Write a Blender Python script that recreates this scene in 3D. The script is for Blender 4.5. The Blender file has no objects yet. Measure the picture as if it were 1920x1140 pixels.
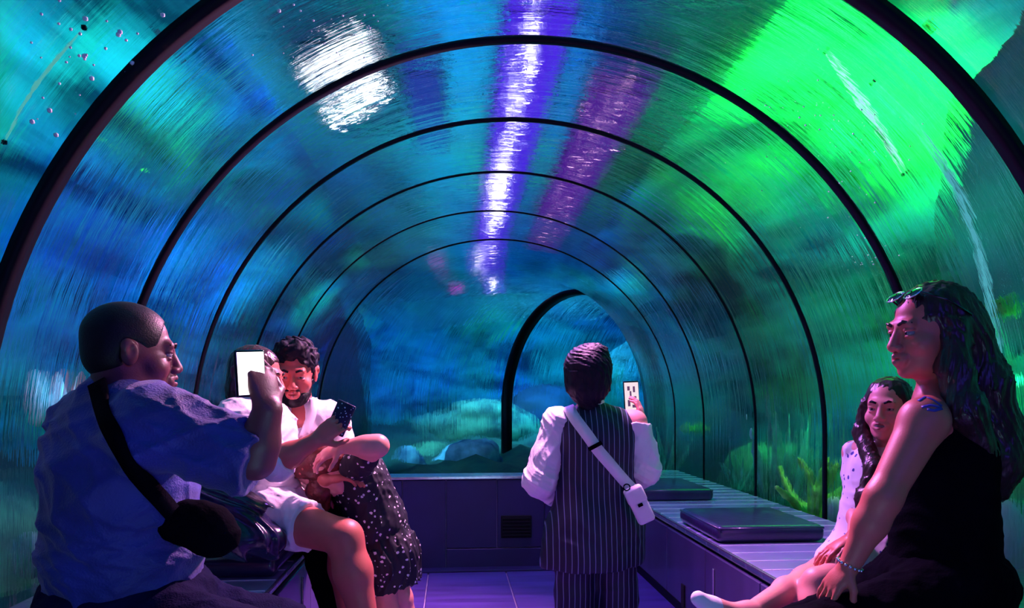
import bpy, bmesh, math, random
import numpy as np
from mathutils import Vector, Matrix
random.seed(7)
S = bpy.context.scene
COL = S.collection
PI = math.pi

# ------------------------------------------------------------------ camera
F = 1400.0                       # focal length in pixels of the 1920 px frame
TH = 0.082                       # heading, turned a little to the right of the tunnel axis
CAM = np.array([-0.37, 0.0, 1.12])
cd = bpy.data.cameras.new('camera'); cam = bpy.data.objects.new('camera', cd); COL.objects.link(cam)
cam.location = CAM; cam.rotation_euler = (PI/2, 0, -TH)
cd.sensor_width = 36.0; cd.lens = 36.0*F/1920.0
cd.shift_y = 172.0/1920.0; cd.clip_start = 0.05; cd.clip_end = 100
S.camera = cam

# ------------------------------------------------------------------ world, exposure, lights
w = bpy.data.worlds.new('world'); S.world = w; w.use_nodes = True
w.node_tree.nodes['Background'].inputs[0].default_value = (0.01, 0.02, 0.10, 1)
w.node_tree.nodes['Background'].inputs[1].default_value = 0.3
vs = S.view_settings
vs.view_transform = 'Standard'; vs.look = 'None'; vs.gamma = 1.0; vs.use_curve_mapping = False
vs.exposure = 0.0
S.cycles.sample_clamp_indirect = 12.0

def aim(o, target):
    o.rotation_euler = (Vector(target)-Vector(o.location)).to_track_quat('-Z', 'Y').to_euler()
def spot(name, loc, target, col, power, angle=60, blend=0.8, radius=0.1):
    l = bpy.data.lights.new(name, 'SPOT'); l.color = col; l.energy = power
    l.spot_size = math.radians(angle); l.spot_blend = blend; l.shadow_soft_size = radius
    o = bpy.data.objects.new(name, l); COL.objects.link(o); o.location = loc; aim(o, target); return o
def area(name, loc, target, col, power, sx, sy):
    l = bpy.data.lights.new(name, 'AREA'); l.color = col; l.energy = power; l.shape = 'RECTANGLE'; l.size = sx; l.size_y = sy
    o = bpy.data.objects.new(name, l); COL.objects.link(o); o.location = loc; aim(o, target); return o

# inside the tunnel: a pink spot rig at the crown and added, unseen violet fill behind the camera
spot('tunnel_spot', (0.15, 3.55, 2.45), (-1.0, 2.5, 0.8), (1.0, 0.38, 0.70), 580, 115, 0.6, 0.06)
spot('tunnel_spot', (0.1, 3.35, 2.45), (1.1, 2.3, 0.9), (0.80, 0.22, 1.0), 190, 100, 0.6, 0.06)
spot('tunnel_spot', (0.95, 2.35, 2.05), (-1.1, 1.75, 1.2), (1.0, 0.50, 0.80), 170, 26, 0.7, 0.04)
spot('tunnel_spot', (0.0, 4.3, 2.45), (0.3, 3.6, 0.0), (0.42, 0.14, 1.0), 110, 125, 0.8, 0.06)
area('entrance_light', (0.0, -1.3, 2.0), (0, 3, 0.9), (0.14, 0.05, 1.0), 10, 1.6, 0.8)
area('entrance_light', (1.2, -0.6, 1.9), (-1.0, 2.2, 0.9), (0.06, 0.08, 1.0), 5, 0.5, 0.5)
area('vault_uplight', (-0.2, 0.4, 0.25), (-0.2, 3.0, 3.2), (0.35, 0.75, 1.0), 5, 1.2, 0.2)  # added upward fill for the vault and its joints, no fitting there

# ------------------------------------------------------------------ helpers
def J(px, py, d):
    X = (px-960.0)*d/F; z = CAM[2]+(742.0-py)*d/F
    c, s = math.cos(TH), math.sin(TH)
    return np.array([CAM[0]+X*c+d*s, CAM[1]-X*s+d*c, z])
RIGHT = np.array([math.cos(TH), -math.sin(TH), 0.0]); FWD = np.array([math.sin(TH), math.cos(TH), 0.0]); UP = np.array([0, 0, 1.0])
def camdir(x, y, z):            # direction: x right, y away from the viewer, z up
    v = RIGHT*x+FWD*y+UP*z; return v/np.linalg.norm(v)
def unit(v): v = np.asarray(v, float); return v/(np.linalg.norm(v)+1e-12)

def tag(o, label=None, cat=None, group=None, kind=None):
    if label: o['label'] = label
    if cat: o['category'] = cat
    if group: o['group'] = group
    if kind: o['kind'] = kind
    return o
def empty(name, loc, label=None, cat=None, group=None, kind=None):
    o = bpy.data.objects.new(name, None); COL.objects.link(o); o.location = Vector(loc); o.empty_display_size = 0.1
    return tag(o, label, cat, group, kind)
def obj(name, me, m, parent=None, smooth=True):
    """mesh data is in world space; an unscaled, unrotated parent is compensated"""
    if isinstance(me, bmesh.types.BMesh):
        bm = me; me = bpy.data.meshes.new(name); bmesh.ops.recalc_face_normals(bm, faces=bm.faces); bm.to_mesh(me); bm.free()
    if m is not None: me.materials.append(m)
    if smooth: me.polygons.foreach_set('use_smooth', [True]*len(me.polygons))
    o = bpy.data.objects.new(name, me); COL.objects.link(o)
    if parent is not None:
        o.parent = parent
        off = Vector((0, 0, 0)); q = parent
        while q is not None: off += Vector(q.location); q = q.parent
        o.location = -off
    return o

# ---- materials
def mat(name, col, rough=0.5, metal=0.0, spec=0.5, noise=0.0, nscale=8.0, bump=0.0, bscale=40.0, col2=None, emit=None, estr=0, stretch=(1,1,1), coat=0.0, sheen=0.0):
    m = bpy.data.materials.new(name); m.use_nodes = True; nt = m.node_tree; b = nt.nodes['Principled BSDF']
    b.inputs['Base Color'].default_value = (*col, 1); b.inputs['Roughness'].default_value = rough; b.inputs['Metallic'].default_value = metal
    b.inputs['Specular IOR Level'].default_value = spec; b.inputs['Coat Weight'].default_value = coat; b.inputs['Sheen Weight'].default_value = sheen
    tc = nt.nodes.new('ShaderNodeTexCoord'); mp = nt.nodes.new('ShaderNodeMapping'); mp.inputs['Scale'].default_value = stretch
    nt.links.new(tc.outputs['Object'], mp.inputs[0])
    if noise > 0 or col2:
        n = nt.nodes.new('ShaderNodeTexNoise'); n.inputs['Scale'].default_value = nscale; n.inputs['Detail'].default_value = 4
        nt.links.new(mp.outputs[0], n.inputs['Vector'])
        r = nt.nodes.new('ShaderNodeValToRGB'); c2 = col2 or tuple(c*(1-noise) for c in col)
        r.color_ramp.elements[0].position = 0.35; r.color_ramp.elements[1].position = 0.65
        r.color_ramp.elements[0].color = (*c2, 1); r.color_ramp.elements[1].color = (*col, 1)
        nt.links.new(n.outputs[0], r.inputs[0]); nt.links.new(r.outputs[0], b.inputs['Base Color'])
    if bump > 0:
        n = nt.nodes.new('ShaderNodeTexNoise'); n.inputs['Scale'].default_value = bscale; n.inputs['Detail'].default_value = 3
        nt.links.new(mp.outputs[0], n.inputs['Vector'])
        bp = nt.nodes.new('ShaderNodeBump'); bp.inputs['Strength'].default_value = bump; bp.inputs['Distance'].default_value = 0.01
        nt.links.new(n.outputs[0], bp.inputs['Height']); nt.links.new(bp.outputs[0], b.inputs['Normal'])
    if emit:
        b.inputs['Emission Color'].default_value = (*emit, 1); b.inputs['Emission Strength'].default_value = estr
    return m

# ---- mesh bits in world space
def box_bm(c, s, rot=None, bev=0.0, bm=None, seg=2):
    bm2 = bmesh.new(); bmesh.ops.create_cube(bm2, size=1)
    for v in bm2.verts: v.co = Vector((v.co.x*s[0], v.co.y*s[1], v.co.z*s[2]))
    if bev > 0: bmesh.ops.bevel(bm2, geom=bm2.edges[:], offset=bev, segments=seg, affect='EDGES', profile=0.5)
    M = Matrix.Translation(Vector(c)) @ (rot.to_4x4() if rot is not None else Matrix.Identity(4))
    bm2.transform(M)
    if bm is None: return bm2
    me = bpy.data.meshes.new('t'); bm2.to_mesh(me); bm2.free(); bm.from_mesh(me); bpy.data.meshes.remove(me); return bm
def frame(xa, ya):               # rotation matrix with columns x, y, z
    x = Vector(unit(xa)); y = Vector(unit(ya)); z = x.cross(y).normalized(); y = z.cross(x)
    return Matrix((x, y, z)).transposed()
def tube_bm(pts, rad, n=10, bm=None, flat=None, up=(0, 0, 1)):
    bm = bm or bmesh.new(); P = [Vector(p) for p in pts]; rings = []
    for i, p in enumerate(P):
        t = (P[min(i+1, len(P)-1)]-P[max(i-1, 0)]).normalized(); u = Vector(up)
        a = t.cross(u)
        if a.length < 1e-3: a = t.cross(Vector((1, 0, 0)))
        a.normalize(); b = a.cross(t).normalized()
        r = rad[i] if hasattr(rad, '__len__') else rad
        f = flat if flat else 1.0
        rings.append([bm.verts.new(p+a*(math.cos(2*PI*k/n)*r)+b*(math.sin(2*PI*k/n)*r*f)) for k in range(n)])
    for A, B in zip(rings, rings[1:]):
        for k in range(n): bm.faces.new((A[k], A[(k+1) % n], B[(k+1) % n], B[k]))
    bm.faces.new(rings[0]); bm.faces.new(rings[-1]); return bm
def mesh_from(V, Q, name='m'):
    me = bpy.data.meshes.new(name); n = len(V); q = len(Q)
    me.vertices.add(n); me.vertices.foreach_set('co', np.asarray(V, np.float32).ravel())
    me.loops.add(q*4); me.loops.foreach_set('vertex_index', np.asarray(Q, np.int32).ravel())
    me.polygons.add(q); me.polygons.foreach_set('loop_start', np.arange(0, q*4, 4, dtype=np.int32))
    me.polygons.foreach_set('loop_total', np.full(q, 4, np.int32)); me.update(calc_edges=True); return me

# ---- signed-distance modelling: blends tapered limbs into one continuous skin
def P_cone(a, b, ra, rb, k=0.02): return ('cone', np.asarray(a, float), np.asarray(b, float), ra, rb, k)
def P_ell(c, r, k=0.02, R=None): return ('ell', np.asarray(c, float), np.asarray(r, float), k, R)
def P_sub(c, r, k=0.01, R=None): return ('sub', np.asarray(c, float), np.asarray(r, float), k, R)
def P_cut(p, n, k=0.004): return ('cut', np.asarray(p, float), unit(n), k)
def chain(pts, rads, k=0.02): return [P_cone(pts[i], pts[i+1], rads[i], rads[i+1], k) for i in range(len(pts)-1)]
def bounds(prims):
    lo = np.full(3, 1e9); hi = -lo
    for p in prims:
        if p[0] == 'cone':
            r = max(p[3], p[4]); lo = np.minimum(lo, np.minimum(p[1], p[2])-r); hi = np.maximum(hi, np.maximum(p[1], p[2])+r)
        elif p[0] == 'ell':
            r = max(p[2]) if p[4] is not None else p[2]
            lo = np.minimum(lo, p[1]-r); hi = np.maximum(hi, p[1]+r)
    return lo, hi
def sdf_mesh(prims, h=0.005, wr=None, pad=0.0, name='m', fine=None):
    lo, hi = bounds(prims); lo = lo-0.015-pad-2*h; hi = hi+0.015+pad+2*h
    ax = []
    for i in range(3):
        v = []; q = lo[i]
        while q < hi[i]:
            v.append(q); q += h*0.5 if fine is not None and abs(q-fine[0][i]) < fine[1] else h
        v.append(q); ax.append(np.array(v))
    n = np.array([len(v) for v in ax]); f = np.full(n, 0.5, np.float32)
    for p in prims:
        if p[0] == 'cut':
            X, Y, Z = np.ix_(*ax); d = (X-p[1][0])*p[2][0]+(Y-p[1][1])*p[2][1]+(Z-p[1][2])*p[2][2]
            f = np.maximum(f, d.astype(np.float32)); continue
        if p[0] == 'cone': r = max(p[3], p[4]); k = p[5]; a = np.minimum(p[1], p[2])-r; b = np.maximum(p[1], p[2])+r
        else: k = p[3]; r = max(p[2]) if p[4] is not None else p[2]; a = p[1]-r; b = p[1]+r
        m = k+3*h; i0 = [max(int(np.searchsorted(ax[i], a[i]-m))-1, 0) for i in range(3)]; i1 = [min(int(np.searchsorted(ax[i], b[i]+m))+1, int(n[i])) for i in range(3)]
        if any(i1[i] <= i0[i] for i in range(3)): continue
        sl = tuple(slice(i0[i], i1[i]) for i in range(3))
        X, Y, Z = np.ix_(*[ax[i][sl[i]] for i in range(3)])
        if p[0] == 'cone':
            A, B = p[1], p[2]; ba = B-A; L2 = max(ba.dot(ba), 1e-9)
            t = np.clip(((X-A[0])*ba[0]+(Y-A[1])*ba[1]+(Z-A[2])*ba[2])/L2, 0, 1)
            d = np.sqrt((X-A[0]-t*ba[0])**2+(Y-A[1]-t*ba[1])**2+(Z-A[2]-t*ba[2])**2)-(p[3]+(p[4]-p[3])*t)
        else:
            x = X-p[1][0]; y = Y-p[1][1]; z = Z-p[1][2]
            if p[4] is not None:
                R = p[4]; x, y, z = x*R[0][0]+y*R[1][0]+z*R[2][0], x*R[0][1]+y*R[1][1]+z*R[2][1], x*R[0][2]+y*R[1][2]+z*R[2][2]
            rr = p[2]; k0 = np.sqrt((x/rr[0])**2+(y/rr[1])**2+(z/rr[2])**2); k1 = np.sqrt((x/rr[0]**2)**2+(y/rr[1]**2)**2+(z/rr[2]**2)**2)+1e-9
            d = k0*(k0-1)/k1
        d = d.astype(np.float32); g = f[sl]
        if p[0] == 'sub':
            hh = np.maximum(k-np.abs(-d-g), 0)/k; f[sl] = np.maximum(g, -d)+hh*hh*k*0.25
        else:
            hh = np.maximum(k-np.abs(d-g), 0)/k; f[sl] = np.minimum(g, d)-hh*hh*k*0.25
    if wr is not None:
        I = np.where(np.abs(f) < 4*h+0.02)
        f[I] += wr(ax[0][I[0]], ax[1][I[1]], ax[2][I[2]]).astype(np.float32)
    f[0], f[-1], f[:, 0], f[:, -1], f[:, :, 0], f[:, :, -1] = 1, 1, 1, 1, 1, 1
    ins = f < 0
    c8 = np.zeros(np.array(f.shape)-1, np.int8)
    for dx in (0, 1):
        for dy in (0, 1):
            for dz in (0, 1): c8 += ins[dx:f.shape[0]-1+dx, dy:f.shape[1]-1+dy, dz:f.shape[2]-1+dz]
    act = (c8 > 0) & (c8 < 8); I = np.array(np.where(act)); nv = I.shape[1]
    idx = np.full(act.shape, -1, np.int32); idx[act] = np.arange(nv)
    cor = [(0,0,0),(1,0,0),(0,1,0),(1,1,0),(0,0,1),(1,0,1),(0,1,1),(1,1,1)]
    val = np.stack([f[I[0]+c[0], I[1]+c[1], I[2]+c[2]] for c in cor], 1)
    acc = np.zeros((nv, 3)); cnt = np.zeros(nv)
    for a in range(8):
        for b in range(a+1, 8):
            if sum(abs(cor[a][i]-cor[b][i]) for i in range(3)) != 1: continue
            va, vb = val[:, a], val[:, b]; mk = (va < 0) != (vb < 0)
            t = np.where(mk, va/(va-vb+1e-12), 0)
            pt = np.array(cor[a])[None]*(1-t[:, None])+np.array(cor[b])[None]*t[:, None]
            acc += pt*mk[:, None]; cnt += mk
    Fr = I.T+acc/cnt[:, None]; V = np.stack([np.interp(Fr[:, i], np.arange(n[i]), ax[i]) for i in range(3)], 1)
    Q = []
    for axn in range(3):
        s0 = [slice(1, -1)]*3; s1 = [slice(1, -1)]*3; s0[axn] = slice(0, -1); s1[axn] = slice(1, None)
        e0 = ins[tuple(s0)]; e1 = ins[tuple(s1)]; ch = e0 != e1; E = np.array(np.where(ch)).T
        o = np.ones(3, int); o[axn] = 0; E = E+o
        u = np.zeros(3, int); v = np.zeros(3, int); u[(axn+1) % 3] = 1; v[(axn+2) % 3] = 1
        g = lambda D: idx[D[:, 0], D[:, 1], D[:, 2]]
        q = np.stack([g(E-u-v), g(E-v), g(E), g(E-u)], 1); fl = ~e0[ch]
        q[fl] = q[fl][:, ::-1]; Q.append(q)
    return mesh_from(V, np.concatenate(Q), name)
def wrinkle(amp, freq, seed=0, dirs=None, thr=0.0):
    rg = np.random.RandomState(seed); W = []
    for i in range(6):
        d = rg.normal(size=3) if dirs is None else np.asarray(dirs[i % len(dirs)], float)+rg.normal(size=3)*0.14
        W.append((unit(d)*4.0*freq*rg.uniform(.6, 1.7), rg.uniform(0, 6.28)))
    def fn(x, y, z):
        s = 0
        wx = 0.02*np.sin(23*z+1.3)+0.015*np.sin(31*y); wz = 0.02*np.sin(19*x+21*y)
        for d, p in W: s = s+(1-np.abs(np.sin(0.5*((x+wx)*d[0]+(y+wz)*d[1]+(z+wx)*d[2])+p)))**2
        return -amp*(s/3-0.6)
    return fn

# ------------------------------------------------------------------ materials of the place
def lining_material():  # blue-green tones of lit water painted into the lining colour
    m = bpy.data.materials.new('tank_lining_paint'); m.use_nodes = True; nt = m.node_tree; b = nt.nodes['Principled BSDF']
    b.inputs['Roughness'].default_value = 0.9; b.inputs['Specular IOR Level'].default_value = 0.1
    tc = nt.nodes.new('ShaderNodeTexCoord')
    def noise(scale, stretch, detail=4, dist=0.0):
        mp = nt.nodes.new('ShaderNodeMapping'); mp.inputs['Scale'].default_value = stretch
        n = nt.nodes.new('ShaderNodeTexNoise'); n.inputs['Scale'].default_value = scale; n.inputs['Detail'].default_value = detail; n.inputs['Distortion'].default_value = dist
        nt.links.new(tc.outputs['Object'], mp.inputs[0]); nt.links.new(mp.outputs[0], n.inputs['Vector']); return n
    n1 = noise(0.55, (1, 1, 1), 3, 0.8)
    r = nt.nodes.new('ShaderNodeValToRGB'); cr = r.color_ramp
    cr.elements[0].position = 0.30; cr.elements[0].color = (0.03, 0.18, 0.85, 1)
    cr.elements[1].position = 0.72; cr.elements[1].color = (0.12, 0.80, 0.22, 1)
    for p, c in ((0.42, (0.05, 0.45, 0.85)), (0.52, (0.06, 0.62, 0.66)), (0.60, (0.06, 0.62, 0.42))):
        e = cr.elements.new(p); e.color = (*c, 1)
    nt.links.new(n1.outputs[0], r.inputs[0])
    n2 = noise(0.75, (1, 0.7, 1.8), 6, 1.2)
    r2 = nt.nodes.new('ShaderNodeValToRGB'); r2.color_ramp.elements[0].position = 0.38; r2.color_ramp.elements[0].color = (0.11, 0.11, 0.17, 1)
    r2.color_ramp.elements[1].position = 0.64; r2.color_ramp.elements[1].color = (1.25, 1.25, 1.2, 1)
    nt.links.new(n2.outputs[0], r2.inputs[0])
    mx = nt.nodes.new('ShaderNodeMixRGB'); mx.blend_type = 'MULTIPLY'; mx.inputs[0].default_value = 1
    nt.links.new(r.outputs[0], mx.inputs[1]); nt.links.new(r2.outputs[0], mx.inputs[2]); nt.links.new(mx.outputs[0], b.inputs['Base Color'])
    bp = nt.nodes.new('ShaderNodeBump'); bp.inputs['Strength'].default_value = 0.6; bp.inputs['Distance'].default_value = 0.15
    nt.links.new(n2.outputs[0], bp.inputs['Height']); nt.links.new(bp.outputs[0], b.inputs['Normal'])
    return m
def acrylic(name, streak, ior=1.045, gloss=0.07):
    m = bpy.data.materials.new(name); m.use_nodes = True; nt = m.node_tree; nt.nodes.clear()
    out = nt.nodes.new('ShaderNodeOutputMaterial'); uv = nt.nodes.new('ShaderNodeUVMap')
    mp = nt.nodes.new('ShaderNodeMapping'); mp.inputs['Scale'].default_value = (0.9, 16, 1)
    nt.links.new(uv.outputs[0], mp.inputs[0])
    n = nt.nodes.new('ShaderNodeTexNoise'); n.inputs['Scale'].default_value = 1.0; n.inputs['Detail'].default_value = 5; n.inputs['Roughness'].default_value = 0.6
    nt.links.new(mp.outputs[0], n.inputs['Vector'])
    bp = nt.nodes.new('ShaderNodeBump'); bp.inputs['Strength'].default_value = 1.0; bp.inputs['Distance'].default_value = streak
    nt.links.new(n.outputs[0], bp.inputs['Height'])
    rf = nt.nodes.new('ShaderNodeBsdfRefraction'); rf.inputs['IOR'].default_value = ior; rf.inputs['Roughness'].default_value = 0
    rf.inputs['Color'].default_value = (0.90, 0.97, 1.0, 1)
    gl = nt.nodes.new('ShaderNodeBsdfGlossy'); gl.inputs['Roughness'].default_value = 0.06; gl.inputs['Color'].default_value = (0.9, 0.95, 1, 1)
    nt.links.new(bp.outputs[0], rf.inputs['Normal']); nt.links.new(bp.outputs[0], gl.inputs['Normal'])
    lw = nt.nodes.new('ShaderNodeLayerWeight'); lw.inputs[0].default_value = 0.25
    ml = nt.nodes.new('ShaderNodeMath'); ml.operation = 'MULTIPLY_ADD'; ml.inputs[1].default_value = 0.22; ml.inputs[2].default_value = gloss; ml.use_clamp = True
    nt.links.new(lw.outputs['Fresnel'], ml.inputs[0])
    mx = nt.nodes.new('ShaderNodeMixShader'); nt.links.new(ml.outputs[0], mx.inputs[0]); nt.links.new(rf.outputs[0], mx.inputs[1]); nt.links.new(gl.outputs[0], mx.inputs[2])
    nt.links.new(mx.outputs[0], out.inputs[0]); return m
def water_material():
    m = bpy.data.materials.new('rippled_water'); m.use_nodes = True; nt = m.node_tree; nt.nodes.clear()
    out = nt.nodes.new('ShaderNodeOutputMaterial'); tc = nt.nodes.new('ShaderNodeTexCoord')
    mp = nt.nodes.new('ShaderNodeMapping'); mp.inputs['Scale'].default_value = (1.0, 2.2, 1)
    nt.links.new(tc.outputs['Object'], mp.inputs[0])
    n = nt.nodes.new('ShaderNodeTexNoise'); n.inputs['Scale'].default_value = 5.0; n.inputs['Detail'].default_value = 4; n.inputs['Roughness'].default_value = 0.6; n.inputs['Distortion'].default_value = 0.8
    nt.links.new(mp.outputs[0], n.inputs['Vector'])
    bp = nt.nodes.new('ShaderNodeBump'); bp.inputs['Strength'].default_value = 1.0; bp.inputs['Distance'].default_value = 0.40
    nt.links.new(n.outputs[0], bp.inputs['Height'])
    rf = nt.nodes.new('ShaderNodeBsdfRefraction'); rf.inputs['IOR'].default_value = 1.13; rf.inputs['Roughness'].default_value = 0.0
    gl = nt.nodes.new('ShaderNodeBsdfGlossy'); gl.inputs['Roughness'].default_value = 0.05
    nt.links.new(bp.outputs[0], rf.inputs['Normal']); nt.links.new(bp.outputs[0], gl.inputs['Normal'])
    lw = nt.nodes.new('ShaderNodeLayerWeight'); lw.inputs[0].default_value = 0.3; nt.links.new(bp.outputs[0], lw.inputs['Normal'])
    ml = nt.nodes.new('ShaderNodeMath'); ml.operation = 'MULTIPLY_ADD'; ml.inputs[1].default_value = 0.35; ml.inputs[2].default_value = 0.02; ml.use_clamp = True
    nt.links.new(lw.outputs['Fresnel'], ml.inputs[0])
    mx = nt.nodes.new('ShaderNodeMixShader'); nt.links.new(ml.outputs[0], mx.inputs[0]); nt.links.new(rf.outputs[0], mx.inputs[1]); nt.links.new(gl.outputs[0], mx.inputs[2])
    nt.links.new(mx.outputs[0], out.inputs[0]); return m
def emis(name, col, s):
    m = bpy.data.materials.new(name); m.use_nodes = True; nt = m.node_tree; nt.nodes.clear()
    out = nt.nodes.new('ShaderNodeOutputMaterial'); e = nt.nodes.new('ShaderNodeEmission'); e.inputs[0].default_value = (*col, 1); e.inputs[1].default_value = s
    nt.links.new(e.outputs[0], out.inputs[0]); return m
M = {}
M['black'] = mat('black_silicone', (0.002, 0.002, 0.008), 0.5, spec=0.15, noise=0.3)
M['lining'] = lining_material()
M['acedge'] = mat('pale_acrylic_edge', (0.45, 0.75, 0.9), 0.2, noise=0.5, nscale=3)
M['bench'] = mat('violet_laminate', (0.10, 0.07, 0.20), 0.32, noise=0.35, nscale=5, stretch=(1, 1, 0.2), coat=0.3)
M['benchtop'] = mat('bench_board_laminate', (0.42, 0.44, 0.72), 0.20, noise=0.25, nscale=4, coat=0.6, bump=0.15, bscale=6)
M['edge'] = mat('brushed_aluminium_edge', (0.80, 0.78, 0.80), 0.25, 0.9, noise=0.2, nscale=30)
M['vinyl'] = mat('dark_vinyl', (0.035, 0.02, 0.09), 0.28, bump=0.25, bscale=25, coat=0.4, noise=0.3)
M['panel'] = mat('dark_blue_panel', (0.028, 0.018, 0.11), 0.5, noise=0.3, nscale=3)
M['void'] = mat('vent_darkness', (0.002, 0.002, 0.004), 0.9, noise=0.3)
M['tile'] = mat('violet_vinyl_floor', (0.13, 0.07, 0.42), 0.30, noise=0.4, nscale=4, stretch=(0.4, 3, 1), coat=0.25)
M['inlay'] = mat('pale_inlay', (0.95, 0.92, 1.0), 0.4, noise=0.05)  # pale colour painting the light sharpening lines between the bench boards
M['joint'] = mat('pale_floor_joint', (0.55, 0.45, 0.62), 0.5, noise=0.3)
M['rock'] = mat('navy_rockwork', (0.02, 0.06, 0.16), 0.8, col2=(0.01, 0.03, 0.06), nscale=2.5, bump=0.8, bscale=9)
M['rockg'] = mat('algae_rockwork', (0.16, 0.42, 0.28), 0.8, col2=(0.01, 0.05, 0.07), nscale=3, bump=0.8, bscale=9)
M['rockb'] = mat('blue_rockwork', (0.30, 0.55, 0.85), 0.7, col2=(0.02, 0.06, 0.22), nscale=3.5, bump=0.8, bscale=9)
M['sand'] = mat('dark_green_seabed', (0.03, 0.12, 0.10), 0.9, col2=(0.01, 0.04, 0.06), nscale=2, bump=0.6, bscale=12)
M['coralgreen'] = mat('yellow_green_coral', (0.42, 0.95, 0.16), 0.6, noise=0.4, nscale=14, bump=0.5)
M['coralpale'] = mat('pale_coral', (0.85, 0.86, 0.92), 0.6, noise=0.35, nscale=12, bump=0.6, bscale=30, stretch=(1, 1, 0.25))
M['coralpink'] = mat('pink_soft_coral', (1.0, 0.55, 0.66), 0.6, noise=0.3, nscale=10, bump=0.4)
M['coralteal'] = mat('teal_sea_plant', (0.25, 0.75, 0.70), 0.6, noise=0.5, nscale=8)

# ------------------------------------------------------------------ the tunnel vault
R0, ZC, ZB = 1.71, 0.90, 0.0
frames = [(0, -2.0, 0), (0, 0.2, 0), (0, 1.2, 0), (0, 2.20, 0), (0, 3.09, 0), (0, 4.0, 0), (0, 4.95, 0), (0, 6.0, 0),
          (0.03, 7.1, 10), (1.36, 10.45, 60), (4.0, 11.6, 80)]
def vault_pt(fr, u, r=R0):      # u: 0..1 along the arch from the left foot over the crown to the right foot
    x0, y0, yaw = fr; a = math.radians(yaw); L1 = ZC-ZB; LA = PI*r; T = 2*L1+LA; s = u*T
    if s < L1: lx, lz = -r, ZB+s
    elif s < L1+LA: t = (s-L1)/r; lx, lz = -r*math.cos(t), ZC+r*math.sin(t)
    else: lx, lz = r, ZC-(s-L1-LA)
    return Vector((x0+lx*math.cos(a), y0-lx*math.sin(a), lz)), s
def lerp_frames(A, B, t, bend=False):
    if not bend: return tuple(A[i]*(1-t)+B[i]*t for i in range(3))
    a0, a1 = math.radians(A[2]), math.radians(B[2]); p0 = Vector(A[:2]); p1 = Vector(B[:2]); L = (p1-p0).length
    d0 = Vector((math.sin(a0), math.cos(a0)))*L; d1 = Vector((math.sin(a1), math.cos(a1)))*L
    h00 = 2*t**3-3*t*t+1; h10 = t**3-2*t*t+t; h01 = -2*t**3+3*t*t; h11 = t**3-t*t
    p = p0*h00+d0*h10+p1*h01+d1*h11; return (p.x, p.y, A[2]*(1-t)+B[2]*t)
ceiling = empty('ceiling', (0, 0, 0), kind='structure')
ac_clear = acrylic('clear_acrylic', 0.006); ac_mid = acrylic('rippled_acrylic', 0.10); ac_far = acrylic('rippled_acrylic_far', 0.22)
vlen = 0.0
for i in range(len(frames)-1):
    A, B = frames[i], frames[i+1]; bend = B[2] != A[2]; nv = 16 if bend else 4; nu = 64
    me = bpy.data.meshes.new('acrylic_panel'); bm = bmesh.new(); uvl = bm.loops.layers.uv.new('UVMap'); g = []
    Lp = (Vector(B[:2])-Vector(A[:2])).length
    for j in range(nv+1):
        fr = lerp_frames(A, B, j/nv, bend); row = []
        for k in range(nu+1):
            p, s = vault_pt(fr, k/nu); row.append((bm.verts.new(p), s, vlen+Lp*j/nv))
        g.append(row)
    for j in range(nv):
        for k in range(nu):
            q = (g[j][k], g[j+1][k], g[j+1][k+1], g[j][k+1]); fc = bm.faces.new([x[0] for x in q]); fc.smooth = True
            for lp, x in zip(fc.loops, q): lp[uvl].uv = (x[1], x[2])
    vlen += Lp
    bm.to_mesh(me); bm.free(); me.materials.append(ac_clear if i < 3 else (ac_mid if i < 6 else ac_far))
    o = bpy.data.objects.new('acrylic_panel', me); COL.objects.link(o); o.parent = ceiling
# black joints
for n_, (i, w_, th_) in enumerate(((3, 0.060, 0.030), (4, 0.038, 0.018), (5, 0.030, 0.012), (6, 0.024, 0.008), (7, 0.020, 0.007), (8, 0.03, 0.007), (9, 0.16, 0.07))):
    fr = frames[i]; bm = bmesh.new(); a = math.radians(fr[2]); ax_ = Vector((math.sin(a), math.cos(a), 0)); rows = []
    nu = 96
    for k in range(nu+1):
        pi_, _ = vault_pt(fr, k/nu, R0-th_); po_, _ = vault_pt(fr, k/nu, R0+0.004)
        rows.append([bm.verts.new(p+ax_*s) for p, s in ((pi_, -w_/2), (pi_, w_/2), (po_, w_/2), (po_, -w_/2))])
    for A_, B_ in zip(rows, rows[1:]):
        for k in range(4): bm.faces.new((A_[k], A_[(k+1) % 4], B_[(k+1) % 4], B_[k]))
    tr_ = tag(obj('trim_%d' % (n_+1), bm, M['black']), kind='structure')
    bm = bmesh.new(); rows = []  # thin pale band painting the highlight beside each black joint
    for k in range(nu+1):
        p, _ = vault_pt(fr, k/nu, R0-0.004); rows.append([bm.verts.new(p+ax_*(w_/2+0.002)), bm.verts.new(p+ax_*(w_/2+0.009))])
    for A_, B_ in zip(rows, rows[1:]): bm.faces.new((A_[0], A_[1], B_[1], B_[0]))
    if n_ < 6: obj('acrylic_edge', bm, M['acedge'], tr_)
    else: bm.free()

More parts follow.
